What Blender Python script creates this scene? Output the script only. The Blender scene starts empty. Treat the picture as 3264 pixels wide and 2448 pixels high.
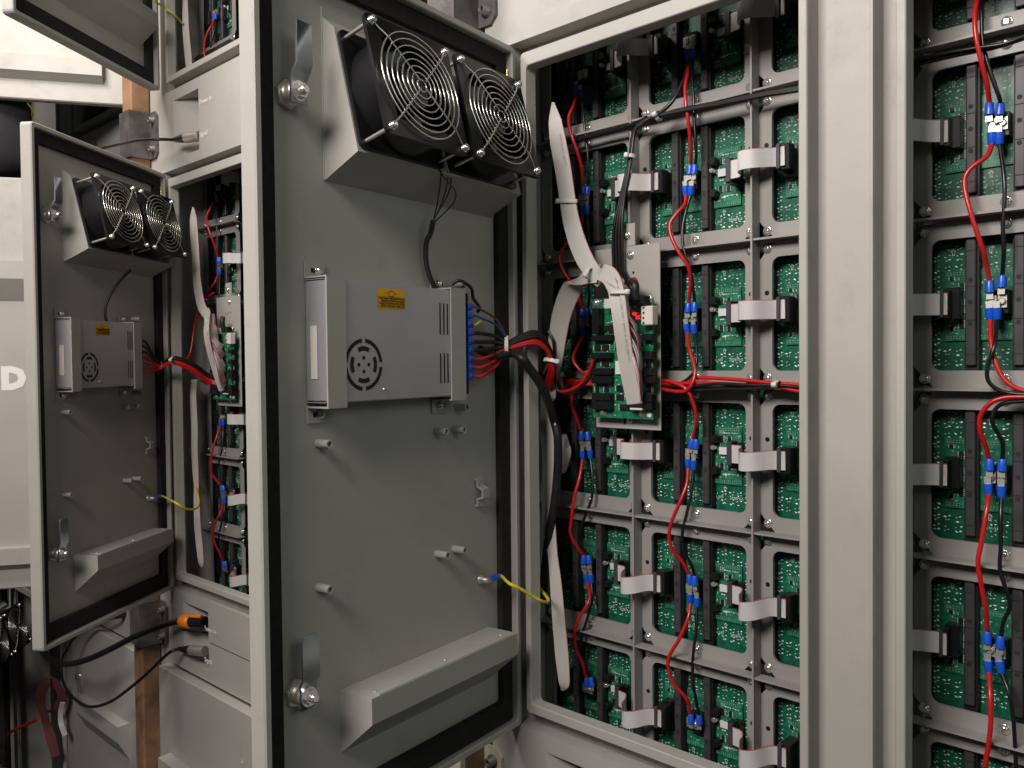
import bpy, math, random
import numpy as np
from mathutils import Vector, Matrix
random.seed(7)
S = bpy.context.scene
COL = S.collection
PI = math.pi

# ------------------------------------------------------------------ camera
CF, CYAW, CPIT, CROL = 2737.3, .7711, -.0248, -.0101        # focal length in pixels of the 3264 px wide photograph
CAMP = np.array([.7837, -.8681, .0291])
_f = np.array([-math.sin(CYAW)*math.cos(CPIT), math.cos(CYAW)*math.cos(CPIT), math.sin(CPIT)])
_r = np.array([math.cos(CYAW), math.sin(CYAW), 0.]); _u = np.cross(_r, _f)
_c, _s = math.cos(CROL), math.sin(CROL)
CR, CU = _c*_r+_s*_u, -_s*_r+_c*_u
cam = bpy.data.cameras.new('camera'); camo = bpy.data.objects.new('camera', cam); COL.objects.link(camo)
cam.sensor_width = 36; cam.lens = CF/3264*36; cam.clip_start = .02; cam.clip_end = 50
camo.matrix_world = Matrix(((CR[0], CU[0], -_f[0], CAMP[0]), (CR[1], CU[1], -_f[1], CAMP[1]), (CR[2], CU[2], -_f[2], CAMP[2]), (0, 0, 0, 1)))
S.camera = camo

# ------------------------------------------------------------------ light
w = bpy.data.worlds.new('World'); S.world = w; w.use_nodes = True
w.node_tree.nodes['Background'].inputs[0].default_value = (.93, 1., .93, 1)
w.node_tree.nodes['Background'].inputs[1].default_value = .016
def area(name, loc, target, sx, sy, power, col):
    l = bpy.data.lights.new(name, 'AREA'); l.shape = 'RECTANGLE'; l.size = sx; l.size_y = sy; l.energy = power; l.color = col
    o = bpy.data.objects.new(name, l); COL.objects.link(o); o.location = loc
    o.rotation_euler = (Vector(target)-Vector(loc)).to_track_quat('-Z', 'Y').to_euler()
area('aisle_lamp', (-.68, -.82, 1.32), (-.75, 0, .35), .4, .3, 19, (1., .91, .84))
area('aisle_lamp', (.37, -1.65, 1.0), (.25, 0, 0), .9, .5, 35, (1., .92, .87))
area('aisle_bounce_fill', (2.5, -.70, .95), (0, -.45, 0), 1.0, .8, 6.6, (.89, 1., .86))  # unseen soft fill, added to brighten the inner faces of the doors
S.view_settings.view_transform = 'Standard'; S.view_settings.look = 'None'
S.view_settings.exposure = 0; S.view_settings.gamma = 1
S.cycles.use_denoising = True; S.cycles.max_bounces = 8; S.cycles.diffuse_bounces = 2; S.cycles.caustics_reflective = False; S.cycles.caustics_refractive = False

# ------------------------------------------------------------------ pixel -> place (distance given by the plane the thing lies in)
def ray(x, y): return CR*((x-1632)/CF) - CU*((y-1224)/CF) + _f
def onY(x, y, Y=-.1):
    d = ray(x, y); p = CAMP + (Y-CAMP[1])/d[1]*d; return Vector(p)
def zoom(ox, oy, sc):
    return lambda pts: [onY(ox+p[0]*sc, oy+p[1]*sc, p[2]) for p in pts]
Z1, Z2, Z3, Z4 = [zoom(1650, o, .42947) for o in (0, 600, 1200, 1748)]
R5, R6, R7 = [zoom(2500, o, .4823) for o in (0, 800, 1648)]
C8 = zoom(1750, 820, .3497)
LA, LB, LC, LD = [zoom(0, o, .2532) for o in (0, 340, 1740, 2028)]
K8 = zoom(480, 0, .2894); K5 = zoom(420, 1700, .2712)
def Y_(pts, Y): return [(a, b, Y) for a, b in pts]

# ------------------------------------------------------------------ materials
MATS = {}
def mat(name, col, rough=.5, metal=0., noise=0., nscale=30., bump=0., bscale=400., coat=0., spec=.5):
    m = bpy.data.materials.new(name); m.use_nodes = True; nt = m.node_tree; b = nt.nodes['Principled BSDF']
    b.inputs['Base Color'].default_value = (*col, 1); b.inputs['Roughness'].default_value = rough; b.inputs['Metallic'].default_value = metal
    b.inputs['Specular IOR Level'].default_value = spec
    if coat: b.inputs['Coat Weight'].default_value = coat; b.inputs['Coat Roughness'].default_value = .15
    tc = nt.nodes.new('ShaderNodeTexCoord')
    if noise:
        n = nt.nodes.new('ShaderNodeTexNoise'); n.inputs['Scale'].default_value = nscale; n.inputs['Detail'].default_value = 6
        nt.links.new(tc.outputs['Object'], n.inputs['Vector'])
        r = nt.nodes.new('ShaderNodeValToRGB'); r.color_ramp.elements[0].position = .3; r.color_ramp.elements[1].position = .7
        r.color_ramp.elements[0].color = (*[c*(1-noise) for c in col], 1); r.color_ramp.elements[1].color = (*[min(1, c*(1+noise)) for c in col], 1)
        nt.links.new(n.outputs['Fac'], r.inputs['Fac']); nt.links.new(r.outputs['Color'], b.inputs['Base Color'])
    if name == 'paint':                     # handling marks: patchy sheen and faint grime
        n3 = nt.nodes.new('ShaderNodeTexNoise'); n3.inputs['Scale'].default_value = 26; n3.inputs['Detail'].default_value = 8; n3.inputs['Roughness'].default_value = .7
        nt.links.new(tc.outputs['Object'], n3.inputs['Vector'])
        mr = nt.nodes.new('ShaderNodeMapRange'); mr.inputs[1].default_value = .35; mr.inputs[2].default_value = .65; mr.inputs[3].default_value = .40; mr.inputs[4].default_value = .62
        nt.links.new(n3.outputs['Fac'], mr.inputs[0]); nt.links.new(mr.outputs[0], b.inputs['Roughness'])
        gr = nt.nodes.new('ShaderNodeValToRGB'); gr.color_ramp.elements[0].position = .56; gr.color_ramp.elements[1].position = .78
        gr.color_ramp.elements[0].color = (0, 0, 0, 1); gr.color_ramp.elements[1].color = (.35, .35, .35, 1); nt.links.new(n3.outputs['Fac'], gr.inputs['Fac'])
        mg = nt.nodes.new('ShaderNodeMixRGB'); mg.inputs['Color2'].default_value = (.27, .25, .22, 1); nt.links.new(gr.outputs['Color'], mg.inputs['Fac'])
        nt.links.new(r.outputs['Color'], mg.inputs['Color1']); nt.links.new(mg.outputs['Color'], b.inputs['Base Color'])
    if bump:
        n2 = nt.nodes.new('ShaderNodeTexNoise'); n2.inputs['Scale'].default_value = bscale; n2.inputs['Detail'].default_value = 3
        nt.links.new(tc.outputs['Object'], n2.inputs['Vector'])
        bn = nt.nodes.new('ShaderNodeBump'); bn.inputs['Strength'].default_value = bump; bn.inputs['Distance'].default_value = .001
        nt.links.new(n2.outputs['Fac'], bn.inputs['Height']); nt.links.new(bn.outputs['Normal'], b.inputs['Normal'])
    MATS[name] = m; return m
M = MATS
mat('paint', (.44, .432, .40), .5, 0, .05, 9, .13, 700)
mat('frame_paint', (.34, .325, .31), .42, 0, .07, 14, .2, 600)
mat('foam', (.018, .016, .017), .95, 0, .3, 90, .5, 300)
mat('black_plastic', (.012, .012, .014), .32, 0, .2, 40)
mat('bar_plastic', (.060, .054, .060), .42, 0, .2, 60)
mat('housing_plastic', (.010, .010, .012), .5)
mat('chrome', (.86, .85, .82), .18, .8)
mat('zinc', (.62, .68, .74), .34, 1, .12, 40)
mat('nickel', (.72, .69, .63), .4, .75)
mat('wire_metal', (.80, .80, .72), .25, .9)
mat('aluminium', (.60, .60, .63), .45, .65, .06, 12, .1, 300)
mat('red_wire', (.60, .012, .014), .33, 0, .06, 60, coat=.2)
mat('black_wire', (.010, .010, .011), .33, coat=.2)
mat('black_sleeve', (.016, .016, .017), .45, 0, .3, 80)
mat('blue_crimp', (.012, .11, .72), .35, coat=.2)
mat('blue_wire', (.02, .09, .35), .4); mat('brown_wire', (.16, .08, .05), .45); mat('yellow_wire', (.80, .66, .02), .4, 0, .12, 150)
mat('orange_plastic', (.85, .22, .01), .4)
mat('tie_plastic', (.75, .74, .72), .4)
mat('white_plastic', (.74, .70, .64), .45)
mat('white_print', (.86, .86, .84), .6); mat('grey_print', (.30, .27, .26), .7)
mat('sticker_white', (.78, .78, .77), .5); mat('sticker_orange', (.90, .44, .015), .5); mat('dark_print', (.10, .045, .0), .7)
mat('chip', (.014, .014, .016), .4); mat('solder', (.95, .97, .95), .3, .1)  # solder is near white, its metallic sparkle put into the colour
mat('silk', (.62, .72, .64), .6); mat('pad_gold', (.55, .42, .18), .3, 1)
mat('rust', (.26, .145, .08), .75, 0, .55, 14, .6, 250); mat('steel_grey', (.11, .10, .10), .5, .2, .45, 30, .4, 200)
mat('cream_paint', (.55, .50, .36), .5, 0, .25, 40, .3, 200)
mat('pink_ribbon', (.62, .25, .30), .6); mat('red_side_shaded', (.17, .05, .05), .7); mat('rubber', (.02, .02, .02), .7)  # loop ribbon's red is darkened, the dimness of its place put into the colour
def emit(name, col, s):
    m = bpy.data.materials.new(name); m.use_nodes = True; b = m.node_tree.nodes['Principled BSDF']
    b.inputs['Base Color'].default_value = (*col, 1); b.inputs['Emission Color'].default_value = (*col, 1); b.inputs['Emission Strength'].default_value = s; MATS[name] = m
emit('red_led', (1, .015, .02), 1.2); emit('green_led', (.2, 1, .05), 5)
def pcb_mat(name, c0, c1, c2, scale):
    m = bpy.data.materials.new(name); m.use_nodes = True; nt = m.node_tree; b = nt.nodes['Principled BSDF']
    tc = nt.nodes.new('ShaderNodeTexCoord'); mp = nt.nodes.new('ShaderNodeMapping'); mp.inputs['Scale'].default_value = (1, 1, 1)
    nt.links.new(tc.outputs['Object'], mp.inputs['Vector'])
    v = nt.nodes.new('ShaderNodeTexVoronoi'); v.distance = 'CHEBYCHEV'; v.feature = 'F1'; v.inputs['Scale'].default_value = scale
    nt.links.new(mp.outputs['Vector'], v.inputs['Vector'])
    r = nt.nodes.new('ShaderNodeValToRGB'); r.color_ramp.interpolation = 'LINEAR'
    e = r.color_ramp.elements; e[0].position = .15; e[0].color = (*c1, 1); e[1].position = .6; e[1].color = (*c0, 1)
    nt.links.new(v.outputs['Distance'], r.inputs['Fac'])
    n = nt.nodes.new('ShaderNodeTexNoise'); n.inputs['Scale'].default_value = scale*.35; n.inputs['Detail'].default_value = 5
    nt.links.new(tc.outputs['Object'], n.inputs['Vector'])
    r2 = nt.nodes.new('ShaderNodeValToRGB'); r2.color_ramp.elements[0].position = .42; r2.color_ramp.elements[1].position = .62
    r2.color_ramp.elements[0].color = (0, 0, 0, 1); r2.color_ramp.elements[1].color = (.75, .75, .75, 1)
    nt.links.new(n.outputs['Fac'], r2.inputs['Fac'])
    mx = nt.nodes.new('ShaderNodeMixRGB'); mx.inputs['Color2'].default_value = (*c2, 1)
    nt.links.new(r2.outputs['Color'], mx.inputs['Fac']); nt.links.new(r.outputs['Color'], mx.inputs['Color1']); nt.links.new(mx.outputs['Color'], b.inputs['Base Color'])
    b.inputs['Roughness'].default_value = .38; b.inputs['Coat Weight'].default_value = .3; b.inputs['Coat Roughness'].default_value = .25
    MATS[name] = m
pcb_mat('led_board', (.006, .120, .064), (.012, .18, .105), (.003, .080, .044), 260)
pcb_mat('driver_board', (.012, .185, .098), (.05, .29, .17), (.007, .125, .066), 420)
pcb_mat('card_board', (.012, .19, .085), (.03, .27, .14), (.006, .12, .06), 520)
def ribbon_mat(name, base, lines, edge):
    m = bpy.data.materials.new(name); m.use_nodes = True; nt = m.node_tree; b = nt.nodes['Principled BSDF']
    uv = nt.nodes.new('ShaderNodeTexCoord'); sx = nt.nodes.new('ShaderNodeSeparateXYZ'); nt.links.new(uv.outputs['UV'], sx.inputs[0])
    mu = nt.nodes.new('ShaderNodeMath'); mu.operation = 'MULTIPLY'; mu.inputs[1].default_value = 16*2*PI; nt.links.new(sx.outputs[0], mu.inputs[0])
    si = nt.nodes.new('ShaderNodeMath'); si.operation = 'COSINE'; nt.links.new(mu.outputs[0], si.inputs[0])
    r = nt.nodes.new('ShaderNodeMapRange'); r.inputs[1].default_value = -1; r.inputs[2].default_value = 1; nt.links.new(si.outputs[0], r.inputs[0])
    mx = nt.nodes.new('ShaderNodeMixRGB'); mx.inputs['Color1'].default_value = (*base, 1); mx.inputs['Color2'].default_value = (*lines, 1)
    pw = nt.nodes.new('ShaderNodeMath'); pw.operation = 'POWER'; pw.inputs[1].default_value = 3; nt.links.new(r.outputs[0], pw.inputs[0]); nt.links.new(pw.outputs[0], mx.inputs['Fac'])
    lt = nt.nodes.new('ShaderNodeMath'); lt.operation = 'LESS_THAN'; lt.inputs[1].default_value = .036; nt.links.new(sx.outputs[0], lt.inputs[0])
    m2 = nt.nodes.new('ShaderNodeMixRGB'); m2.inputs['Color2'].default_value = (*edge, 1); nt.links.new(lt.outputs[0], m2.inputs['Fac']); nt.links.new(mx.outputs['Color'], m2.inputs['Color1'])
    nt.links.new(m2.outputs['Color'], b.inputs['Base Color'])
    bn = nt.nodes.new('ShaderNodeBump'); bn.inputs['Strength'].default_value = .2; bn.inputs['Distance'].default_value = .0004; bn.invert = True
    nt.links.new(r.outputs[0], bn.inputs['Height']); nt.links.new(bn.outputs['Normal'], b.inputs['Normal'])
    b.inputs['Roughness'].default_value = .45; MATS[name] = m
ribbon_mat('ribbon', (.68, .665, .66), (.56, .54, .54), (.50, .10, .11))
ribbon_mat('ribbon_beige', (.66, .63, .595), (.55, .52, .49), (.52, .20, .22))

# ------------------------------------------------------------------ mesh helpers
class MB:
    def __init__(s): s.v = []; s.f = []; s.uv = {}; s.sm = set()
    def add(s, vs, fs, smooth=False):
        o = len(s.v); s.v += [tuple(p) for p in vs]
        for f in fs:
            if smooth: s.sm.add(len(s.f))
            s.f.append(tuple(i+o for i in f))
        return s
    def box(s, x0, x1, y0, y1, z0, z1):
        v = [(x, y, z) for x in (x0, x1) for y in (y0, y1) for z in (z0, z1)]
        return s.add(v, [(0, 1, 3, 2), (4, 6, 7, 5), (0, 4, 5, 1), (2, 3, 7, 6), (0, 2, 6, 4), (1, 5, 7, 3)])
    def bbox(s, x0, x1, y0, y1, z0, z1, b):            # box with chamfered edges
        xs, ys, zs = (x0, x1), (y0, y1), (z0, z1); v = []; idx = {}
        for i in (0, 1):
            for j in (0, 1):
                for k in (0, 1):
                    for a in range(3):
                        p = [xs[i], ys[j], zs[k]]
                        for c in range(3):
                            if c != a: p[c] += b if (i, j, k)[c] == 0 else -b
                        idx[i, j, k, a] = len(v); v.append(p)
        f = []
        for a in range(3):
            o = [c for c in range(3) if c != a]
            for e in (0, 1):
                q = []
                for (m, n) in ((0, 0), (1, 0), (1, 1), (0, 1)):
                    t = [0, 0, 0]; t[a] = e; t[o[0]] = m; t[o[1]] = n; q.append(idx[(*t, a)])
                f.append(q)
            for m in (0, 1):
                for n in (0, 1):
                    t0 = [0, 0, 0]; t0[o[0]] = m; t0[o[1]] = n; t1 = list(t0); t1[a] = 1
                    f.append([idx[(*t0, o[0])], idx[(*t1, o[0])], idx[(*t1, o[1])], idx[(*t0, o[1])]])
        for i in (0, 1):
            for j in (0, 1):
                for k in (0, 1): f.append([idx[i, j, k, 0], idx[i, j, k, 1], idx[i, j, k, 2]])
        return s.add(v, f)
    def cyl(s, p0, p1, r0, n=12, r1=None, caps=True, smooth=True):
        p0, p1 = Vector(p0), Vector(p1); r1 = r0 if r1 is None else r1
        d = (p1-p0).normalized(); a = d.orthogonal().normalized(); b = d.cross(a)
        v = []
        for p, r in ((p0, r0), (p1, r1)):
            for i in range(n): t = 2*PI*i/n; v.append(p+a*(r*math.cos(t))+b*(r*math.sin(t)))
        s.add(v, [(i, (i+1) % n, n+(i+1) % n, n+i) for i in range(n)], smooth)
        if caps: s.add(v, [tuple(range(n))[::-1], tuple(range(n, 2*n))])
        return s
    def lathe(s, p0, axis, prof, n=16, smooth=True):       # prof = [(along, radius)]
        p0 = Vector(p0); d = Vector(axis).normalized(); a = d.orthogonal().normalized(); b = d.cross(a); v = []
        for h, r in prof:
            for i in range(n): t = 2*PI*i/n; v.append(p0+d*h+a*(r*math.cos(t))+b*(r*math.sin(t)))
        f = [(k*n+i, k*n+(i+1) % n, (k+1)*n+(i+1) % n, (k+1)*n+i) for k in range(len(prof)-1) for i in range(n)]
        s.add(v, f, smooth)
        s.add(v[:n], [tuple(range(n))[::-1]]); s.add(v[-n:], [tuple(range(n))]); return s
    def tube(s, pts, r, n=8, closed=False):
        pts = [Vector(p) for p in pts]; m = len(pts); v = []; prev = None
        for i, p in enumerate(pts):
            if closed: t = pts[(i+1) % m]-pts[i-1]
            else: t = pts[min(i+1, m-1)]-pts[max(i-1, 0)]
            t.normalize()
            if prev is None: a = t.orthogonal().normalized()
            else: a = (prev-t*prev.dot(t)); a = a.normalized() if a.length > 1e-9 else t.orthogonal().normalized()
            prev = a; b = t.cross(a)
            rr = r[i] if isinstance(r, (list, tuple)) else r
            for k in range(n): q = 2*PI*k/n; v.append(p+a*(rr*math.cos(q))+b*(rr*math.sin(q)))
        L = m if closed else m-1
        f = [((i % m)*n+k, (i % m)*n+(k+1) % n, ((i+1) % m)*n+(k+1) % n, ((i+1) % m)*n+k) for i in range(L) for k in range(n)]
        s.add(v, f, True)
        if not closed: s.add(v[:n], [tuple(range(n))[::-1]]); s.add(v[-n:], [tuple(range(n))])
        return s
    def prism(s, prof, axis, a, b):      # closed 2D outline extruded along axis (0 x, 1 y, 2 z)
        n = len(prof); v = []
        for e in (a, b):
            for p in prof:
                q = [0, 0, 0]; o = [c for c in range(3) if c != axis]; q[axis] = e; q[o[0]] = p[0]; q[o[1]] = p[1]; v.append(q)
        return s.add(v, [tuple(range(n))[::-1], tuple(range(n, 2*n))]+[(i, (i+1) % n, n+(i+1) % n, n+i) for i in range(n)])
    def rings(s, loops, closed_last=False, smooth=False):
        n = len(loops[0]); v = [p for l in loops for p in l]
        s.add(v, [(k*n+i, k*n+(i+1) % n, (k+1)*n+(i+1) % n, (k+1)*n+i) for k in range(len(loops)-1) for i in range(n)], smooth)
        if closed_last: s.add(loops[-1], [tuple(range(n))])
        return s
    def ribbon(s, pts, wid, half, th=.0008, flip=False):
        # flat strip: pts centre line, wid = width direction(s), half = half width(s)
        pts = [Vector(p) for p in pts]; m = len(pts); o = len(s.v)
        for i, p in enumerate(pts):
            t = (pts[min(i+1, m-1)]-pts[max(i-1, 0)]).normalized()
            wd = Vector(wid[i] if isinstance(wid, list) else wid); wd = (wd-t*wd.dot(t)).normalized(); nn = t.cross(wd)*(th/2)
            h = half[i] if isinstance(half, list) else half
            c = (p-wd*h-nn, p+wd*h-nn, p+wd*h+nn, p-wd*h+nn)
            for k in range(4): s.v.append(tuple(c[k])); s.v.append(tuple(c[(k+1) % 4]))      # each side keeps its own points, so edges stay crisp
        for i in range(m-1):
            a, b = o+8*i, o+8*i+8
            for k, us in ((0, (0, 1)), (1, (1, 1)), (2, (1, 0)), (3, (0, 0))):
                if flip: us = (1-us[0], 1-us[1])
                s.uv[len(s.f)] = [(us[0], i/m), (us[1], i/m), (us[1], (i+1)/m), (us[0], (i+1)/m)]
                s.sm.add(len(s.f)); s.f.append((a+2*k, a+2*k+1, b+2*k+1, b+2*k))
        s.f.append((o, o+6, o+4, o+2)); e = o+8*(m-1); s.f.append((e, e+2, e+4, e+6)); return s
    def mesh(s, name, m):
        me = bpy.data.meshes.new(name); me.from_pydata(s.v, [], s.f)
        if s.sm:
            me.polygons.foreach_set('use_smooth', [i in s.sm for i in range(len(s.f))])
        if s.uv:
            ul = me.uv_layers.new(name='UVMap')
            for pi, p in enumerate(me.polygons):
                if pi in s.uv:
                    for li, c in zip(p.loop_indices, s.uv[pi]): ul.data[li].uv = c
        me.materials.append(M[m] if isinstance(m, str) else m); me.update(); return me
    def build(s, name, m, parent=None):
        return link(name, s.mesh(name, m), parent)
def link(name, me, parent=None, loc=None, rot=None):
    o = bpy.data.objects.new(name, me); COL.objects.link(o)
    if parent: o.parent = parent
    if loc is not None: o.location = loc
    if rot is not None: o.rotation_euler = rot
    return o
def tag(o, label, cat, group=None):
    o['label'] = label; o['category'] = cat
    if group: o['group'] = group
    return o
def thing(name, label, cat, loc=(0, 0, 0), rotz=0, group=None):
    o = bpy.data.objects.new(name, None); COL.objects.link(o); o.location = loc; o.rotation_euler = (0, 0, rotz); o.empty_display_size = .02
    return tag(o, label, cat, group)
KIDS = {}
def kids(o): return [c for c in bpy.data.objects if c.parent == o]
def dup(o, dloc, label=None, parent=None):
    c = o.copy(); COL.objects.link(c)
    if parent: c.parent = parent
    else:
        c.location = Vector(o.location)+Vector(dloc)
        if label: c['label'] = label
    for k in kids(o): dup(k, (0, 0, 0), None, c)
    return c
def spline(pts, n=8):
    p = [Vector(q) for q in pts]; p = [2*p[0]-p[1]]+p+[2*p[-1]-p[-2]]; out = []
    for i in range(1, len(p)-2):
        for k in range(n):
            t = k/n; a, b, c, d = p[i-1:i+3]
            out.append(.5*((2*b)+(c-a)*t+(2*a-5*b+4*c-d)*t*t+(3*b-a-3*c+d)*t**3))
    out.append(p[-2]); return out
def rrect(x0, x1, z0, z1, y, r, n=5):      # rounded rectangle loop in an XZ plane
    if n == 0: return [(x1, y, z1), (x0, y, z1), (x0, y, z0), (x1, y, z0)]
    l = []
    for cx, cz, a0 in ((x1-r, z1-r, 0), (x0+r, z1-r, PI/2), (x0+r, z0+r, PI), (x1-r, z0+r, 1.5*PI)):
        for i in range(n+1): a = a0+PI/2*i/n; l.append((cx+r*math.cos(a), y, cz+r*math.sin(a)))
    return l
def text_mesh(body, size, m, name='lettering', bold=0, ext=.0002):
    cu = bpy.data.curves.new('t', 'FONT'); cu.body = body; cu.size = size; cu.extrude = ext; cu.offset = bold; cu.resolution_u = 2
    o = bpy.data.objects.new('t', cu); COL.objects.link(o); bpy.context.view_layer.update()
    me = bpy.data.meshes.new_from_object(o.evaluated_get(bpy.context.evaluated_depsgraph_get())); me.name = name
    bpy.data.objects.remove(o); bpy.data.curves.remove(cu); me.materials.clear(); me.materials.append(M[m]); return me
RX = (PI/2, 0, 0)          # text lying in XZ, facing -Y

# ------------------------------------------------------------------ cabinets
P = .16                     # pitch of the LED modules
FY = -.1                    # plane of the cabinet backs
LIP = dict(l=.065, r=.4138, t=.389, b=-.393)        # inner edge of the opening lip, from the grid's left edge / the cabinet's middle
def screw_mesh():
    m = MB(); m.lathe((0, 0, 0), (0, -1, 0), [(0, .0040), (.0012, .0041), (.0024, .0033), (.0030, .0018)], 12)
    m.box(-.0022, .0022, -.0032, -.0029, -.0004, .0004); m.box(-.0004, .0004, -.0032, -.0029, -.0022, .0022)
    m.lathe((0, 0, 0), (0, -1, 0), [(-.0003, .0052), (.0006, .0052), (.0007, .0041)], 12)
    return m.mesh('screw', 'chrome')
SCREW = screw_mesh()
def frame_cell(m, x0, z0):
    out = []
    inner = rrect(x0+.0155, x0+P-.0165, z0+.0175, z0+P-.019, 0, .009)
    n = len(inner); q = n//4
    for i, p in enumerate(inner):       # matching loop on the cell border
        k = i//q; c = [(x0+P, z0+P), (x0, z0+P), (x0, z0), (x0+P, z0)][k]
        j = i % q; mid = (q-1)/2
        px, pz = p[0], p[2]
        if k == 0: px, pz = (x0+P, pz) if j < mid else ((px, z0+P) if j > mid else c)
        elif k == 1: px, pz = (px, z0+P) if j < mid else ((x0, pz) if j > mid else c)
        elif k == 2: px, pz = (x0, pz) if j < mid else ((px, z0) if j > mid else c)
        else: px, pz = (px, z0) if j < mid else ((x0+P, pz) if j > mid else c)
        out.append((px, 0, pz))
    back = [(p[0], .004, p[2]) for p in inner]
    m.rings([out, inner, back])
ROWW = ['top', 'second', 'third', 'fourth', 'fifth', 'bottom']; COLW = ['left', 'middle', 'right']
def holed_plate(m, x0, x1, z0, z1, y, holes):
    xs = sorted({x0, x1, *[c for h in holes for c in h[:2] if x0 < c < x1]}); zs = sorted({z0, z1, *[c for h in holes for c in h[2:] if z0 < c < z1]})
    for i in range(len(xs)-1):
        for k in range(len(zs)-1):
            cx, cz = (xs[i]+xs[i+1])/2, (zs[k]+zs[k+1])/2
            if any(h[0] < cx < h[1] and h[2] < cz < h[3] for h in holes): continue
            m.add([(xs[i], y, zs[k]), (xs[i+1], y, zs[k]), (xs[i+1], y, zs[k+1]), (xs[i], y, zs[k+1])], [(0, 1, 2, 3)])
def cabinet(gx, zc, label, left, right, top=.4985, bot=-.5035, interior=True, cols=3, rows=range(6), notch=True, lipr=None, lipl=None):
    """gx: left edge of the module grid, zc: middle of the cabinet, left/right: outer edges relative to gx"""
    t = thing('led_cabinet', label, 'cabinet', (gx+.24, 0, zc+bot), 0, 'LED wall cabinets')
    def mk(m, name, mt): o = m.build(name, mt, t); o.location = (-.24, 0, -bot); return o
    l, r, tp, b = lipl or LIP['l'], lipr or LIP['r'], LIP['t'], LIP['b']
    rec = (max(l-.028, left), r+.027, b-.0315, tp+.032)
    holes = [rec]
    nx0, nx1 = .089, .196; nt, nb = .441, -.446
    if notch: holes += [(nx0, nx1, nt, top+.01), (nx0, nx1, bot-.01, nb)]
    m = MB(); holed_plate(m, left, right, bot, top, FY, holes); 
    a = [(rec[0], FY, rec[2]), (rec[1], FY, rec[2]), (rec[1], FY, rec[3]), (rec[0], FY, rec[3])]
    d = FY+.024; c = [(p[0], d, p[2]) for p in a]; e = rrect(l-.0085, r+.0085, b-.012, tp+.017, d, .004, 0)
    e = [e[2], e[3], e[0], e[1]]
    m.rings([a, c, e]); mk(m, 'back_panel', 'paint')
    m = MB(); n = 4
    q0 = rrect(l-.0085, r+.0085, b-.012, tp+.017, d+.001, .005, n); q1 = rrect(l-.0085, r+.0085, b-.012, tp+.017, FY+.001, .005, n)
    q2 = rrect(l-.0075, r+.0075, b-.011, tp+.016, FY, .004, n); q3 = rrect(l-.001, r+.001, b-.001, tp+.001, FY, .004, n); q4 = rrect(l, r, b, tp, FY+.001, .005, n); q5 = rrect(l, r, b, tp, FY+.018, .005, n)
    m.rings([q0, q1, q2, q3, q4, q5], smooth=False); mk(m, 'opening_lip', 'paint')
    if notch:
        for z0, z1, up in ((nt, top, 1), (bot, nb, -1)):
            m = MB(); dy = FY+.055
            m.add([(nx0, FY, z0), (nx1, dy, z0), (nx1, dy, z1), (nx0, FY, z1)], [(0, 1, 2, 3)])
            m.add([(nx1, FY, z0), (nx1, dy, z0), (nx1, dy, z1), (nx1, FY, z1)], [(0, 1, 2, 3)])
            ze = z0 if up > 0 else z1
            m.add([(nx0, FY, ze), (nx1, dy, ze), (nx1, FY, ze)], [(0, 1, 2)])
            mk(m, 'connector_recess', 'paint')
    th = .0015; yb = .03
    xl, xr = max(left, -.004), min(right, .484)
    for nm, bx in (('side_wall', (xl, xl+th, FY+.003, yb, bot+.002, top-.002)), ('side_wall', (xr-th, xr, FY+.003, yb, bot+.002, top-.002)), ('top_wall', (xl+th, xr-th, FY+.003, yb, top-.004, top-.0025)), ('bottom_wall', (xl+th, xr-th, FY+.003, yb, bot+.0025, bot+.004))):
        if notch and nm in ('top_wall', 'bottom_wall'): bx = (bx[0], bx[1], FY+.058, *bx[3:])
        m = MB(); m.box(*bx); mk(m, nm, 'paint')
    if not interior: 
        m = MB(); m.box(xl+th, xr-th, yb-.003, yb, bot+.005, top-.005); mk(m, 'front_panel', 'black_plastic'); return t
    m = MB()
    for cx in range(cols):
        for rz in rows: frame_cell(m, cx*P, .48-(rz+1)*P)
    mk(m, 'module_frame', 'frame_paint')
    z0, z1 = .48-(max(rows)+1)*P, .48-min(rows)*P
    fh = .0168
    for cx in range(1, cols):
        m = MB(); m.box(cx*P-.0011, cx*P+.0011, -fh, -.0003, z0, z1); mk(m, 'rib', 'frame_paint')
    rib = MB(); rib.box(.0014, P-.0014, -fh+.0012, -.0003, -.0011, .0011); ribm = rib.mesh('cross_rib', 'frame_paint')
    for cx in range(cols):
        for rz in rows:
            if rz+1 in rows or rz+1 == 6:
                link('cross_rib', ribm, t, (cx*P-.24, 0, .48-(rz+1)*P-bot))
    hole = MB(); hole.cyl((0, .0002, 0), (0, -.0006, 0), .0026, 10); holem = hole.mesh('hole_plug', 'black_plastic')
    for rz in rows:
        z = .48-(rz+1)*P-bot
        if rz+1 not in rows: continue
        for dz in (-.0097, .0097):
            for cx in range(cols):
                for dx in (.0102, .0797, P-.0102): link('screw', SCREW, t, (cx*P+dx-.24, 0, z+dz), (0, random.uniform(0, 3), 0))
    for rz in rows:
        for cx in range(1, cols):
            for dx in (-.0095, .0095): link('hole_plug', holem, t, (cx*P+dx-.24, 0, .48-(rz+.36)*P-bot))
    return t
MAINL = 'open cabinet beside the doorless one'
cab0 = cabinet(0, 0, 'open grey LED cabinet beside the doorless one, all module columns in view', -.004, .4804, lipr=.4138)
RCX = .483
cabR = cabinet(RCX, 0, 'doorless LED cabinet with purple-grey module brackets, cut by the picture edge', -.0025, .4785, cols=1, notch=False, lipl=.0278)
C2X, C3X = -.982, -1.49
cab2 = cabinet(C2X, 0, 'open grey LED cabinet between two door leaves beside the rusty post', -.05, .47, cols=1)
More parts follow.
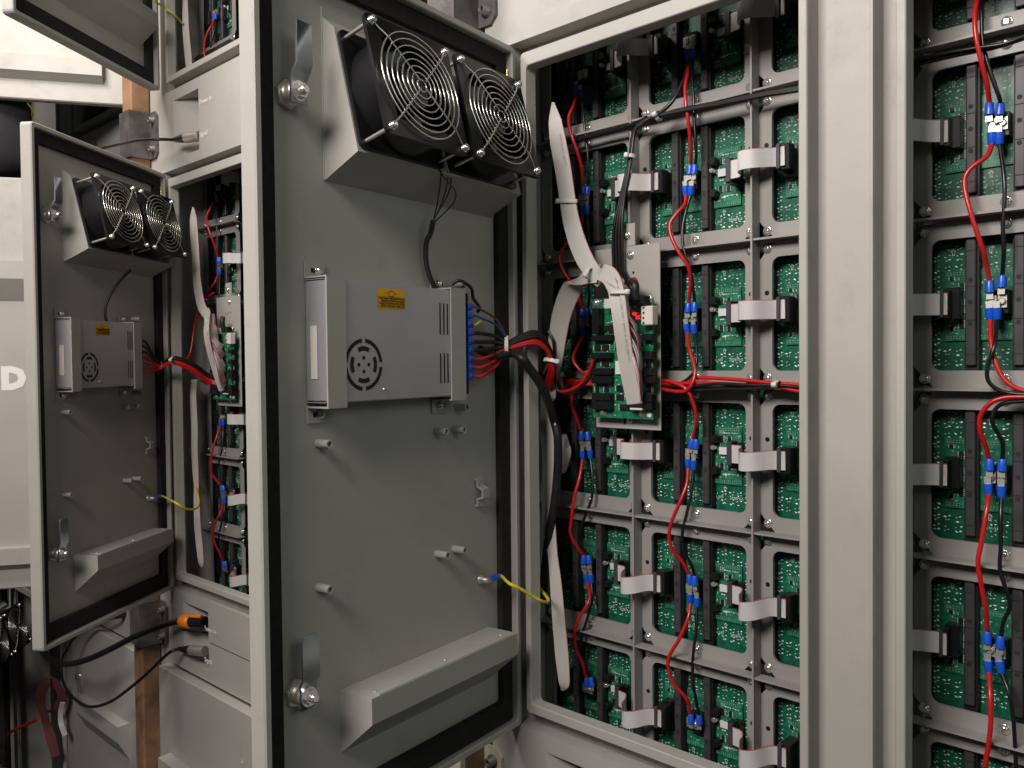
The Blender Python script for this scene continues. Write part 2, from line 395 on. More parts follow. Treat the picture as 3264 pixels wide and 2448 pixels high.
cab2u = cabinet(C2X, 1.002, 'open LED cabinet above the one beside the rusty post', -.05, .47, cols=1, rows=range(3, 6))
cab2d = cabinet(C2X, -1.0035, 'closed LED cabinet below the orange power plug', -.05, .47, interior=False)
cab3u = cabinet(C3X, 1.002, 'open LED cabinet whose lip shows between white door and rusty post', -.04, .455, cols=1, rows=range(3, 6))
cab3 = cabinet(C3X, 0, 'open LED cabinet hidden behind the door leaf lettered D', -.04, .455, interior=False, notch=True)
cab3d = cabinet(C3X, -1.0035, 'closed LED cabinet left of the rusty post with round lock', -.085, .455, interior=False)
cab4d = cabinet(C3X-.62, -1.0035, 'dark open LED cabinet with red looped ribbon hanging inside', -.04, .53, interior=False, lipr=.495)
cab4u = cabinet(C3X-.455, 1.002, 'dark open LED cabinet with hanging yellow earth loop', -.04, .414, interior=False, lipr=.385)

# ------------------------------------------------------------------ LED modules
def make_module():
    t = thing('led_module', '', 'LED module', (0, 0, 0), 0, 'LED modules in the cabinets')
    h = P/2
    m = MB(); i0 = rrect(.012, P-.012, -h+.013, h-.013, .0045, .010); i1 = rrect(.012, P-.012, -h+.013, h-.013, .0185, .010); o0 = rrect(.003, P-.003, -h+.003, h-.003, .0045, .004)
    m.rings([o0, i0, i1]); m.build('housing', 'housing_plastic', t)
    m = MB(); m.box(.005, P-.005, .018, .0195, -h+.005, h-.005); m.build('circuit_board', 'led_board', t)
    m = MB(); m.box(.0235, .1296, .0155, .0168, -.0343, .0329); m.build('driver_board', 'driver_board', t)
    rnd = random.Random(3); m = MB()
    def dot(x, z, y, r, hgt):
        a = rnd.uniform(-.6, .6); dx, dz = r*math.cos(a), r*math.sin(a)
        m.add([(x-dx*1.5, y, z-dz*1.5), (x+dz*.7, y, z-dx*.7), (x+dx*1.5, y, z+dz*1.5), (x-dz*.7, y, z+dx*.7), (x, y-hgt, z)], [(0, 1, 4), (1, 2, 4), (2, 3, 4), (3, 0, 4)])
    for i in range(16):
        for k in range(16):
            x, z = .01*(i+.5), -.08+.01*(k+.5)
            if not (.013 < x < .147 and -.064 < z < .064) or (-.036 < z < .035 and .022 < x < .131): continue
            for ddx, ddz in ((-.0020, .0012), (.0022, .0024), (.0018, -.0016), (-.0012, -.0026)):
                if rnd.random() < .88: dot(x+ddx+rnd.uniform(-.0006, .0006), z+ddz+rnd.uniform(-.0006, .0006), .018, rnd.choice((.0007, .0009, .0012)), .0003)
    for z in (.0305, .0285, -.030, -.032):
        for i in range(38): dot(.026+i*.0027, z, .0155, .0004, .0003)
    o = m.build('solder_joints', 'solder', t); o['kind'] = 'stuff'
    def bar(x):
        m = MB(); m.bbox(x-.0044, x+.0044, .004, .018, -.058, .0605, .0010); o = m.build('support_bar', 'bar_plastic', t)
        m = MB(); m.box(x-.0058, x+.0062, .0085, .0175, -.0635, .0635); m.build('bar_base', 'housing_plastic', t)
        m = MB()
        for z in (.0219, .0013, -.0188): m.cyl((x, .0041, z), (x, .0037, z), .0022, 10)
        for z in (.0489, .0156, -.0156, -.0474): m.box(x-.0040, x+.0040, .0037, .0041, z-.0004, z+.0004)
        hb = m.build('bar_holes', 'rubber', o); hb['kind'] = 'stuff'
    bar(.0490); bar(.0890)
    m = MB(); m.bbox(.0635, .0815, .002, .0155, -.011, .011, .0008); tb = m.build('terminal_block', 'black_plastic', t)
    for x in (.0685, .0770):
        m = MB(); m.box(x-.0036, x+.0036, -.0008, .0021, -.0055, .0058); m.lathe((x, -.0008, .0002), (0, -1, 0), [(0, .0034), (.0014, .0034), (.0019, .0022)], 12); m.build('terminal_screw', 'nickel', tb)
    for x, z, r, hh in ((.0985, .0185, .0050, .011), (.0985, -.0185, .0048, .010)):
        m = MB(); m.lathe((x, .0155, z), (0, -1, 0), [(0, r), (hh-.0006, r), (hh, r-.0006)], 14); m.build('capacitor', 'black_plastic', t)
    m = MB(); m.lathe((.0965, .0155, .0082), (0, -1, 0), [(0, .0030), (.0085, .0030), (.009, .0024)], 12); m.build('capacitor', 'chrome', t)
    for x, z, sx, sz in ((.1045, .0185, .0042, .0075), (.1145, .0178, .0040, .0070), (.1045, -.0135, .0042, .0078), (.1145, -.0138, .0040, .0070), (.0296, .0248, .0036, .0034), (.0297, -.0232, .0036, .0034), (.0385, .0165, .0042, .0078), (.0385, .0020, .0042, .0066), (.0385, -.0052, .0042, .0060), (.0385, -.0186, .0042, .0078)):
        m = MB(); m.box(x-sx/2, x+sx/2, .0140, .0154, z-sz/2, z+sz/2); c = m.build('chip', 'chip', t)
        m = MB()
        for k in range(4):
            zz = z-sz/2+sz*(k+.5)/4; m.box(x+sx/2, x+sx/2+.0010, .0150, .0154, zz-sz*.07, zz+sz*.07); m.box(x-sx/2-.0010, x-sx/2, .0150, .0154, zz-sz*.07, zz+sz*.07)
        m.build('chip_pins', 'solder', c)
    m = MB(); rr = random.Random(5)
    for zc, xs in ((.0250, (.108, .111, .114, .118, .121, .124)), (-.0225, (.110, .113, .116, .119, .122, .125)), (.0075, (.104, .124)), (-.0035, (.104, .107)), (.0, (.0330, .0460, .0480)), (.010, (.0335, .0480)), (-.012, (.0335, .0470))):
        for x in xs: m.box(x-.0010, x+.0010, .0146, .0154, zc-.0006+rr.uniform(-.001, .001), zc+.0008)
    m.build('passives', 'solder', t)
    m = MB()
    for k in range(90):
        x, z = rr.choice((rr.uniform(.026, .040), rr.uniform(.052, .080), rr.uniform(.092, .128))), rr.uniform(-.028, .027)
        a, b = rr.choice(((.0013, .00035), (.00035, .0012), (.0006, .0005))); m.box(x-a, x+a, .0151, .0154, z-b, z+b)
    o = m.build('printed_marks', 'silk', t); o['kind'] = 'stuff'
    m = MB(); m.bbox(.1225, .1320, .003, .0155, -.0135, .0160, .0006); m.build('ribbon_socket', 'black_plastic', t)
    m = MB(); m.bbox(.0275, .0400, .003, .0155, -.0140, .0155, .0006); m.build('ribbon_socket', 'black_plastic', t)
    m = MB(); m.box(.1025, .1150, .0118, .0121, .0005, .0090); m.build('sticker', 'sticker_white', t)
    m = MB()                                                   # printed arrows
    def arrow(x, z, s, right=False):
        o = [(-.35, -1), (.35, -1), (.35, .2), (.8, .2), (0, 1), (-.8, .2), (-.35, .2)]; i = [(a*.55, b*.72-.02) for a, b in o]
        f = (lambda a, b: (x+b*s, z-a*s)) if right else (lambda a, b: (x+a*s, z+b*s))
        y = .0152 if right else .0177
        V = [(f(*p)[0], y, f(*p)[1]) for p in o]+[(f(*p)[0], y, f(*p)[1]) for p in i]
        if right: m.add(V[:7], [tuple(range(7))])
        else: m.add(V, [(k, (k+1) % 7, 7+(k+1) % 7, 7+k) for k in range(7)])
    for x, z in ((.107, .0503), (.107, -.0402), (.0625, .0500), (.0625, -.0402), (.030, .0500)): arrow(x, z, .0032)
    arrow(.1075, -.0231, .0022, True); m.build('printed_arrows', 'silk', t)
    for body, x, z, s in (('2P3879-0', .1130, -.0515, .0045), ('4L V03', .0930, -.0515, .0040), ('LK-10-340', .0560, -.0515, .0036)):
        link('lettering', text_mesh(body, s, 'silk'), t, (x, .0177, z), RX)
    for body, x, z, s in (('525', .1010, .0250, .0042), ('40 V04', .0935, -.0278, .0036)):
        link('lettering', text_mesh(body, s, 'silk'), t, (x, .0152, z), RX)
    return t
mod0 = make_module(); first = True
def put_module(gx, zc, c, r, label):
    global first
    loc = (gx+c*P, 0, zc+.48-(r+.5)*P)
    if first: o = mod0; o.location = loc; first = False
    else:
        o = dup(mod0, Vector(loc)-mod0.location)
    o['label'] = label; return o
for c in range(3):
    for r in range(6): put_module(0, 0, c, r, f'green LED module, {ROWW[r]} row, {COLW[c]} column of {MAINL}')
for r in range(6): put_module(RCX, 0, 0, r, f'green LED module, {ROWW[r]} row of the doorless cabinet')
for r in range(6): put_module(C2X, 0, 0, r, f'dim green LED module, {ROWW[r]} row of open cabinet beside the rusty post')
for r in range(3, 6): put_module(C2X, 1.002, 0, r, f'dim green LED module, {ROWW[r]} row of cabinet above the rusty-post one')
for r in range(4, 6): put_module(C3X, 1.002, 0, r, f'dim green LED module, {ROWW[r]} row of cabinet behind the white door')

# ------------------------------------------------------------------ doors  (local: x out from hinge, y = inner side, z up)
DW, DT, DB = .393, .4166, -.425
def make_door(label, H, theta, zc=0, m_=1, inner=True, print_=None, closed=False):
    t = thing('cabinet_door', label, 'door', (H[0], H[1], zc), theta, 'cabinet doors')
    X = (lambda a, b: (min(m_*a, m_*b), max(m_*a, m_*b)))
    m = MB(); x0, x1 = X(0, DW)
    lo = []
    for (ins, y, r) in ((.0025, -.021, .004), (0, -.019, .006), (0, -.002, .006), (.0015, 0, .005), (.0068, 0, .004), (.0080, -.0015, .003), (.0080, -.0185, .003)):
        lo.append(rrect(x0+ins, x1-ins, DB+ins, DT-ins, y, r, 3))
    m.rings(lo); m.add(lo[0], [tuple(range(len(lo[0])))]); m.build('rim', 'paint', t)
    m = MB(); m.box(x0+.0082, x1-.0082, -.0200, -.017, DB+.0082, DT-.0082); m.build('panel', 'paint', t)
    for zz, a, b in ((0, 0, 0),):
        g = .0235
        m = MB(); o = rrect(x0+.0085, x1-.0085, DB+.0085, DT-.0085, -.0168, .002, 3); i = rrect(x0+g+.004, x1-g-.004, DB+g+.012, DT-g-.004, -.0168, .004, 3)
        o2 = [(p[0], -.0085, p[2]) for p in o]; i2 = [(p[0], -.0085, p[2]) for p in i]
        m.rings([o, o2, i2, i]); m.build('gasket', 'foam', t)
    if inner:
        # cover over the lower vent
        a, b = X(.046, .2885); m = MB()
        m.prism([(-.0169, -.2925), (.0265, -.2925), (.0265, -.318), (-.0169, -.356)], 0, a, b); cv = m.build('vent_cover', 'paint', t)
        m = MB(); m.box(a+.012, b-.012, .004, .0255, -.2925, -.2915); m.build('cover_plate', 'paint', cv)
        for q in (.08, .5, .94):
            m = MB(); m.lathe((a+(b-a)*q, .016, -.2916), (0, 0, 1), [(0, .0022), (.001, .0018)], 8); m.build('rivet', 'nickel', cv)
        # fan bracket
        a, b = X(.0345, .2997); prof = [(-.0169, .206), (.030, .228), (0, .3495), (-.0169, .3635)]
        fb = MB(); T = .0015
        fb.add([(a, *prof[0]), (b, *prof[0]), (b, *prof[1]), (a, *prof[1])], [(0, 1, 2, 3)])
        fb.add([(a, prof[0][0], prof[0][1]+T), (b, prof[0][0], prof[0][1]+T), (b, prof[1][0]-T, prof[1][1]+T), (a, prof[1][0]-T, prof[1][1]+T)], [(3, 2, 1, 0)])
        for e in (a, b):
            fb.add([(e, *p) for p in prof], [(0, 1, 2, 3)])
        fb.add([(a, *prof[1]), (b, *prof[1]), (b, *prof[2]), (a, *prof[2])], [(0, 1, 2, 3)])
        fb.add([(a, *prof[2]), (b, *prof[2]), (b, *prof[3]), (a, *prof[3])], [(0, 1, 2, 3)])
        fb.box(a-.012 if m_ > 0 else a, b+.001, -.0169, -.0155, .207, .372)
        fb.build('fan_bracket', 'paint', t)
        for u, z in ((.3127, -.0464), (.1403, -.0469), (.1088, -.0471), (.1405, -.1851), (.1101, -.1852), (.3147, -.185), (.1033, .1195), (.1034, -.0215)):
            m = MB(); x = m_*u; m.rings([[(x+.0042*math.cos(k*PI/6), y, z+.0042*math.sin(k*PI/6)) if rr == 1 else (x+.0026*math.cos(k*PI/6), y, z+.0026*math.sin(k*PI/6)) for k in range(12)] for y, rr in ((-.017, 1), (.000, 1), (.000, 0), (-.012, 0))], True, False)
            m.build('standoff', 'paint', t)
        # bent wire clip
        m = MB(); x = m_*.064
        pr = [(-.0169, -.108), (-.012, -.108), (-.012, -.117), (-.004, -.120), (-.004, -.131), (-.012, -.134), (-.012, -.142), (-.0169, -.142), (-.0169, -.1395), (-.0145, -.1395), (-.0145, -.1318), (-.0065, -.1292), (-.0065, -.1218), (-.0145, -.1188), (-.0145, -.1105), (-.0169, -.1105)]
        m.prism(pr, 0, x-.006, x+.006); m.build('wire_clip', 'paint', t)
        # latches
        for zc_, kind in ((.277, 1), (-.2766, 0)):
            x = m_*.3455; m = MB()
            hexa = [(x+.0135*math.cos(k*PI/3+.3), -.0168, zc_+.0135*math.sin(k*PI/3+.3)) for k in range(6)]; hexb = [(p[0], -.0115, p[2]) for p in hexa]
            m.rings([hexa, hexb], True); la = m.build('latch_nut', 'nickel', t)
            m = MB(); m.lathe((x, -.0115, zc_), (0, 1, 0), [(0, .0098), (.003, .0098), (.0032, .0088), (.006, .0088), (.0062, .0095), (.0125, .0095), (.0127, .0085)], 18); m.build('latch_barrel', 'nickel', la)
            m = MB(); dd = .008 if kind else .0
            pts = [(x, .002, zc_-.011), (x, .002, zc_+.010), (x, .002+dd*.4, zc_+.016), (x, .002+dd, zc_+.022), (x, .002+dd, zc_+.060)]
            if kind: m.ribbon(pts, (1, 0, 0), [.0095, .0095, .0095, .009, .0085], .0022)
            else: m.ribbon([(x, .002, zc_-.011), (x, .002, zc_+.012), (x, .006, zc_+.017), (x, .006, zc_+.053), (x, .006, zc_+.058)], (1, 0, 0), [.0095, .0095, .0100, .0100, .0075], .0022)
            m.build('latch_cam', 'zinc', la)
            m = MB(); hx = [(x+.0072*math.cos(k*PI/3), .0032, zc_+.0072*math.sin(k*PI/3)) for k in range(6)]; m.rings([hx, [(p[0], .0085, p[2]) for p in hx]], True)
            m.lathe((x, .0085, zc_), (0, 1, 0), [(0, .0045), (.004, .0042), (.0045, .003)], 12); m.lathe((x, .0031, zc_), (0, 1, 0), [(0, .0092), (.0008, .0092)], 16); m.build('latch_bolt', 'chrome', la)
        m = MB(); x = m_*.0615
        m.lathe((x, -.0169, -.2307), (0, 1, 0), [(0, .0058), (.004, .0058), (.0041, .0036), (.014, .0036)], 12); m.build('earth_stud', 'nickel', t)
        m = MB(); x = m_*.0095
        for k in range(9): z = .340+k*.0055; m.cyl((x, -.0065, z), (x, -.0065, z+.0045), .0022, 8)
        m.build('hinge_knuckles', 'pad_gold', t)
    # outer side: two louvre hoods
    for za, zb, zc2, pr in ((.247, .209, .165, .024), (-.337, -.372, -.385, .018)):
        a, b = X(.046, .3060); m = MB(); m.prism([(-.0211, za), (-.021-pr, za-.002), (-.021-pr, zb), (-.0211, zc2)], 0, a, b); m.build('louvre_hood', 'paint', t)
    for z in (.277,) if not inner or closed else ():
        m = MB(); x = m_*.345; m.lathe((x, -.0211, z), (0, -1, 0), [(0, .0125), (.002, .0125), (.004, .009), (.007, .0085), (.0075, .006)], 18); m.build('lock', 'chrome', t)
        m = MB(); pts = [(x+.020*math.cos(a), -.0213, z+.020*math.sin(a)) for a in [(-.9+1.5*k/8) for k in range(9)]]
        m.ribbon(pts, (0, 1, 0), .0002, .0016); m.build('lock_arc', 'white_print', t)
        m = MB(); m.add([(x-.003, -.0213, z+.045), (x+.003, -.0213, z+.045), (x, -.0213, z+.054)], [(0, 1, 2)]); m.box(x-.003, x+.004, -.0214, -.0212, z-.052, z-.040); m.build('lock_marks', 'white_print', t)
    return t
TH_M = -math.radians(81.4); TH_L = -math.radians(54); TH_U = -math.radians(56)
H_M, H_L, H_U = (.0465, -.097), (-.930, -.1005), (-.917, -.1148)
door0 = make_door('open door leaf with ribbed fans and yellow earth wire beside the controller cabinet', H_M, TH_M)
door2 = make_door('open door leaf with fans hung beside the rusty post', H_L, TH_L)
door2u = make_door('open door leaf with plain cover box above the rusty post bracket', H_U, TH_U, 1.002)
TH_R = math.radians(59.4)
door3u = make_door('white outer face of an open door leaf behind the rusty post top', (-1.075, -.112), TH_R, 1.002, -1, False)
door3 = make_door('grey open door leaf lettered D seen from outside', (-1.075, -.112), TH_R, 0, -1, False)
door3d = make_door('closed door leaf with round lock and louvre hood beside the rusty post', (-1.0855, -.097), 0, -1.0035, -1, False, closed=True)
door2d = make_door('closed door leaf below the signal plug and rusty post bracket', (C2X+.012, -.099), 0, -1.0035, 1, False)
link('lettering', text_mesh('D', .060, 'white_print', bold=.0042), door3, None)
class DL:                  # door-local placing
    def __init__(s, d): s.M = Matrix.Translation(d.location) @ Matrix.Rotation(d.rotation_euler[2], 4, 'Z'); s.rz = d.rotation_euler[2]
    def pt(s, u, z, w): return s.M @ Vector((u, w, z))
D0, D2, D2U, D3 = DL(door0), DL(door2), DL(door2u), DL(door3)
def put_letter(o, d, px, py):
    inv = d.M.inverted(); n = d.M.to_3x3() @ Vector((0, 1, 0)); p0 = d.pt(0, 0, -.0214)
    dr = Vector(ray(px, py)); c = Vector(CAMP); q = inv @ (c+dr*((p0-c).dot(n)/dr.dot(n))); o.location = (q.x, -.0214, q.z); o.rotation_euler = RX
put_letter([c for c in kids(door3) if c.name.startswith('lettering')][0], D3, 4, 1238)
d4 = make_door('shadowed open door leaf with two fans beside the looped red ribbon', (-2.02, -.1), -math.radians(36), -1.0035)
D4 = DL(d4)

# ------------------------------------------------------------------ fans
def make_fan(label, d, u, s=0):
    # fan frame axes on the sloping bracket: e1 = along door, e2 = up the slope, e3 = out
    t = thing('cooling_fan', label, 'fan', d.pt(u, .289, .015), d.rz, 'cooling fans on the doors')
    tilt = math.atan2(.03, .1215)
    def mk(m, n, mt, p=t):
        o = m.build(n, mt, p)
        if p is t: o.rotation_euler = (tilt, 0, 0)
        return o
    # local: x along, y out, z up the slope
    hw = .060
    m = MB()
    for y0, y1 in ((.0, .004), (.034, .038)):
        q = rrect(-hw, hw, -hw, hw, y0, .006, 3); q2 = rrect(-hw, hw, -hw, hw, y1, .006, 3)
        n = len(q); c0 = [(.0565*math.cos(math.atan2(p[2], p[0])), y0, .0565*math.sin(math.atan2(p[2], p[0]))) for p in q]; c1 = [(p[0], y1, p[2]) for p in c0]
        m.rings([c0, q, q2, c1, c0])
    m.rings([[(.0575*math.cos(a), y, .0575*math.sin(a)) for a in [2*PI*k/32 for k in range(32)]] for y in (.003, .035)], smooth=True)
    m.rings([[(.0555*math.cos(a), y, .0555*math.sin(a)) for a in [2*PI*k/32 for k in range(32)]] for y in (.003, .0355)], smooth=True)
    mk(m, 'housing', 'black_plastic')
    m = MB(); m.lathe((0, .006, 0), (0, 1, 0), [(0, .021), (.024, .021), (.026, .019)], 20); rot = mk(m, 'rotor', 'black_plastic')
    for k in range(7):
        a0 = 2*PI*k/7; m = MB(); vs = []
        for j in range(6):
            rr = .020+.033*j/5
            for y, da in ((.010, 0), (.028, .62)): vs.append((rr*math.cos(a0+da), y, rr*math.sin(a0+da)))
        m.add(vs, [(2*j, 2*j+1, 2*j+3, 2*j+2) for j in range(5)], True); m.build('blade', 'black_plastic', rot)
    gy = .0415
    for k in range(8):
        r = .0065+.0068*k; n = 40
        m = MB(); m.tube([(r*math.cos(2*PI*i/n), gy, r*math.sin(2*PI*i/n)) for i in range(n)], .00085, 6, True); mk(m, 'guard_ring', 'wire_metal')
    for sx in (1, -1):
        for sz in (1, -1):
            m = MB(); m.tube([(sx*.0045, gy+.0017, sz*.0045), (sx*.038, gy+.0017, sz*.038), (sx*.042, gy+.0005, sz*.042), (sx*.0460, gy-.001, sz*.0460), (sx*.0500, gy-.002, sz*.0500), (sx*.0525, gy-.002, sz*.0525)], .0010, 6); mk(m, 'guard_arm', 'wire_metal')
            m = MB(); m.lathe((sx*.0525, .038, sz*.0525), (0, 1, 0), [(0, .0042), (.0012, .0042), (.0014, .0036), (.0040, .0038), (.0055, .0030), (.0062, .0016)], 10); mk(m, 'guard_screw', 'chrome')
            m = MB(); m.cyl((sx*.0525, .004, sz*.0525), (sx*.0525, .034, sz*.0525), .0020, 8); mk(m, 'spacer_rod', 'nickel')
    return t
fan1 = make_fan('black fan with round wire guard, latch side of the door by the controller cabinet', D0, .2376)
fan2 = make_fan('black fan with round wire guard, hinge side of the door by the controller cabinet', D0, .1066)
def place_fan(src, d, u, label):
    o = dup(src, (0, 0, 0), label); o.location = d.pt(u, .289, .015); o.rotation_euler = (0, 0, d.rz); return o
place_fan(fan1, D2, .2376, 'black fan with wire guard, latch side of the door beside the rusty post')
place_fan(fan1, D2, .1066, 'black fan with wire guard, hinge side of the door beside the rusty post')
place_fan(fan1, D4, .2376, 'shadowed fan near the looped red ribbon, latch side of its door')
place_fan(fan1, D4, .1066, 'shadowed fan near the looped red ribbon, hinge side of its door')

# ------------------------------------------------------------------ power supplies
def make_psu(label, d):
    t = thing('power_supply', label, 'power supply', d.pt(.2245, -.006, -.002), d.rz, 'power supplies on the doors')
    U, Zb = .2245, -.006; W0 = -.002
    def mk(m, n, mt, p=t):
        o = m.build(n, mt, p)
        if p is t: o.location = (-U, -W0, -Zb)
        return o
    u0, u1, z0, z1, wb, wf = .126, .3262, -.006, .1085, -.0165, .012
    m = MB(); m.bbox(u0, u1-.0005, wb, wf-.001, z0+.001, z1-.001, .0006); mk(m, 'base_case', 'aluminium')
    # cover with punched holes (dark cut-outs sit in the sheet)
    m = MB(); m.box(u0+.004, u1, wf-.001, wf, z0, z1); cov = mk(m, 'cover_sheet', 'aluminium')
    for z in (z0-.0008, z1):
        m = MB(); m.box(u0-.005, u1, wb, wf-.0012, z, z+.0008); mk(m, 'side_flange', 'aluminium')
    fc = (.2785, .0286); m = MB()
    def arc(r0, r1, a0, a1):
        n = 8; vs = []
        for k in range(n+1):
            a = a0+(a1-a0)*k/n
            for r in (r0, r1): vs.append((fc[0]+r*math.cos(a), wf+.0002, fc[1]+r*math.sin(a)))
        m.add(vs, [(2*k, 2*k+1, 2*k+3, 2*k+2) for k in range(n)])
    for k in range(4):
        arc(.0215, .0255, k*PI/2+.1, (k+1)*PI/2-.1); arc(.0135, .0180, k*PI/2-.48, k*PI/2+.48)
        a = k*PI/2; m.cyl((fc[0]+.0067*math.cos(a), wf+.0001, fc[1]+.0067*math.sin(a)), (fc[0]+.0067*math.cos(a), wf+.0002, fc[1]+.0067*math.sin(a)), .0020, 10)
    m.build('vent_openings', 'housing_plastic', cov)
    m = MB()
    for u in (.1637, .1575, .1515):
        for a, b in ((.060, .094), (.0075, .040)): m.box(u-.0011, u+.0011, wf, wf+.0002, a, b)
    m.build('vent_slots', 'housing_plastic', cov)
    m = MB(); m.lathe((.2505, wf, .0035), (0, 1, 0), [(0, .0024), (.0008, .0022), (.0012, .0012)], 10); m.build('cover_screw', 'chrome', cov)
    # sticker with upside-down print
    m = MB(); q = rrect(.2190, .2590, .0842, .1045, wf+.0003, .0018, 3); m.add(q, [tuple(range(len(q)))]); st = m.build('warning_sticker', 'sticker_orange', t); st.location = (-U, -W0, -Zb); st['label'] = 'orange sticker with upside-down warning print'
    m = MB(); ah = [(-.0085, 0), (0, -.0040), (.0085, 0), (.0035, 0), (.0035, .0028), (-.0035, .0028), (-.0035, 0)]
    ah = [(a, -b) for a, b in ah]; inn = [(a*.8, b*.72+.0002) for a, b in ah]
    V = [(.239+a, wf+.0005, .0990+b) for a, b in ah]+[(.239+a, wf+.0005, .0990+b) for a, b in inn]; m.add(V, [(k, (k+1) % 7, 7+(k+1) % 7, 7+k) for k in range(7)])
    for a, b, c, e in ((.2200, .2580, .0855, .0858), (.2200, .2580, .0960, .0963), (.2200, .2203, .0855, .0963), (.2577, .2580, .0855, .0963)): m.box(a, b, wf+.0004, wf+.0005, c, e)
    m.build('print_lines', 'dark_print', st)
    for k, s_ in enumerate(('AC INPUT VOLTAGE CAN BE', 'SELECTED BY SWITCH CHECK', 'INPUT VOLTAGE AVOIDING', 'DAMAGE BEFORE POWER ON')):
        me = text_mesh(s_, .0026, 'dark_print'); o = link('lettering', me, st, (.2210, wf+.0005, .0863+k*.0024+.0020), None)
        o.rotation_euler = (-PI/2, 0, 0)            # reads upside down, facing the inner side
    # brackets (hat-shaped straps)
    for ua, ub in ((.303, .3268), (.1225, .1475)):
        m = MB(); T = .0016; a, b = z0-.0042, z1+.0018
        fz0, fz1 = a-.0165, b+.0165; pw = -.0162
        pr = [(pw, fz0), (pw, a), (wf+.0006, a), (wf+.0006, b), (pw, b), (pw, fz1), (pw+T, fz1), (pw+T, b+T), (wf+.0006+T, b+T), (wf+.0006+T, a-T), (pw+T, a-T), (pw+T, fz0)]
        m.prism(pr, 0, ua, ub); o = mk(m, 'mounting_strap', 'paint')
        for zz in ((fz0+a)/2, (fz1+b)/2):
            m = MB(); m.box(ua+.004, ub-.007, pw+T, pw+T+.0003, zz-.0022, zz+.0022); m.build('slot', 'housing_plastic', o)
            m = MB(); m.lathe((ub-.0165 if ua > .2 else ub-.012, pw+T, zz), (0, 1, 0), [(0, .0048), (.001, .0048), (.0012, .0040), (.0035, .0036), (.0048, .0018)], 12); m.build('screw', 'chrome', o)
    m = MB(); m.bbox(u1-.0002, u1+.0006, -.009, .0, .0155, .0655, .0002); mk(m, 'end_window_glare', 'white_plastic')  # white stands in for the lamp's reflection on the end window
    m = MB(); m.box(.1045, .1262, wb, .0035, z0, z1); tb = mk(m, 'terminal_strip', 'black_plastic')
    for k in range(9):
        z = z1-.016-k*.0095; m = MB(); m.lathe((.112, .0035, z), (0, 1, 0), [(0, .003), (.0015, .003)], 8); m.build('terminal_screw', 'nickel', tb)
    return t
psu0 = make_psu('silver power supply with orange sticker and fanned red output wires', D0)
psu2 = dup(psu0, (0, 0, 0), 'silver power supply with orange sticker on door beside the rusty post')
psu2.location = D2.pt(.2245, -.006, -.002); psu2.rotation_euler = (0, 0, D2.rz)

# ------------------------------------------------------------------ wires
def wire(name, label, cat, pts, r, mt, group=None, n=7, sub=7, crimps=None, raw=False):
    pts = [Vector(p) for p in pts]; base = pts[0]
    t = thing(name, label, cat, base, 0, group)
    q = [p-base for p in (pts if raw else spline(pts, sub))]
    m = MB(); m.tube(q, r, n); m.build('insulation', mt, t)
    for e in (crimps or ()):
        a, b = (q[0], (q[0]-q[2]).normalized()) if e == 0 else (q[-1], (q[-1]-q[-3]).normalized())
        b = Vector((b.x*.3, 0, b.z)).normalized()
        m = MB(); m.lathe(a-b*.0015, b, [(0, .0030), (.001, .0035), (.008, .0040), (.0108, .0042)], 10); c = m.build('crimp_sleeve', 'blue_crimp', t)
        e0 = a+b*.0078; e1 = a+b*.0155; m = MB(); sx = Vector((1, 0, 0))
        m.add([e0-sx*.0026, e0+sx*.0026, e1+sx*.0030, e1-sx*.0030, e0-sx*.0026+Vector((0, -.0008, 0)), e0+sx*.0026+Vector((0, -.0008, 0)), e1+sx*.0030+Vector((0, -.0008, 0)), e1-sx*.0030+Vector((0, -.0008, 0))], [(0, 1, 2, 3), (7, 6, 5, 4), (0, 4, 5, 1), (1, 5, 6, 2), (2, 6, 7, 3), (3, 7, 4, 0)])
        m.build('fork_tip', 'nickel', c)
    return t
RW, BW = .0022, .0019
def bow(zf, pts, y0=-.004, y1=-.026):      # give a traced wire some standing-out in its middle
    n = len(pts)-1
    return zf([(p[0], p[1], y0+(y1-y0)*math.sin(PI*i/n)) for i, p in enumerate(pts)])
GW = 'power wires between the modules'
def rb(col, a, b, where): return f'{col} wire between {a} and {b} modules, {where}'
WM, WL, WR = 'middle column of '+MAINL, 'left column of '+MAINL, 'doorless cabinet'
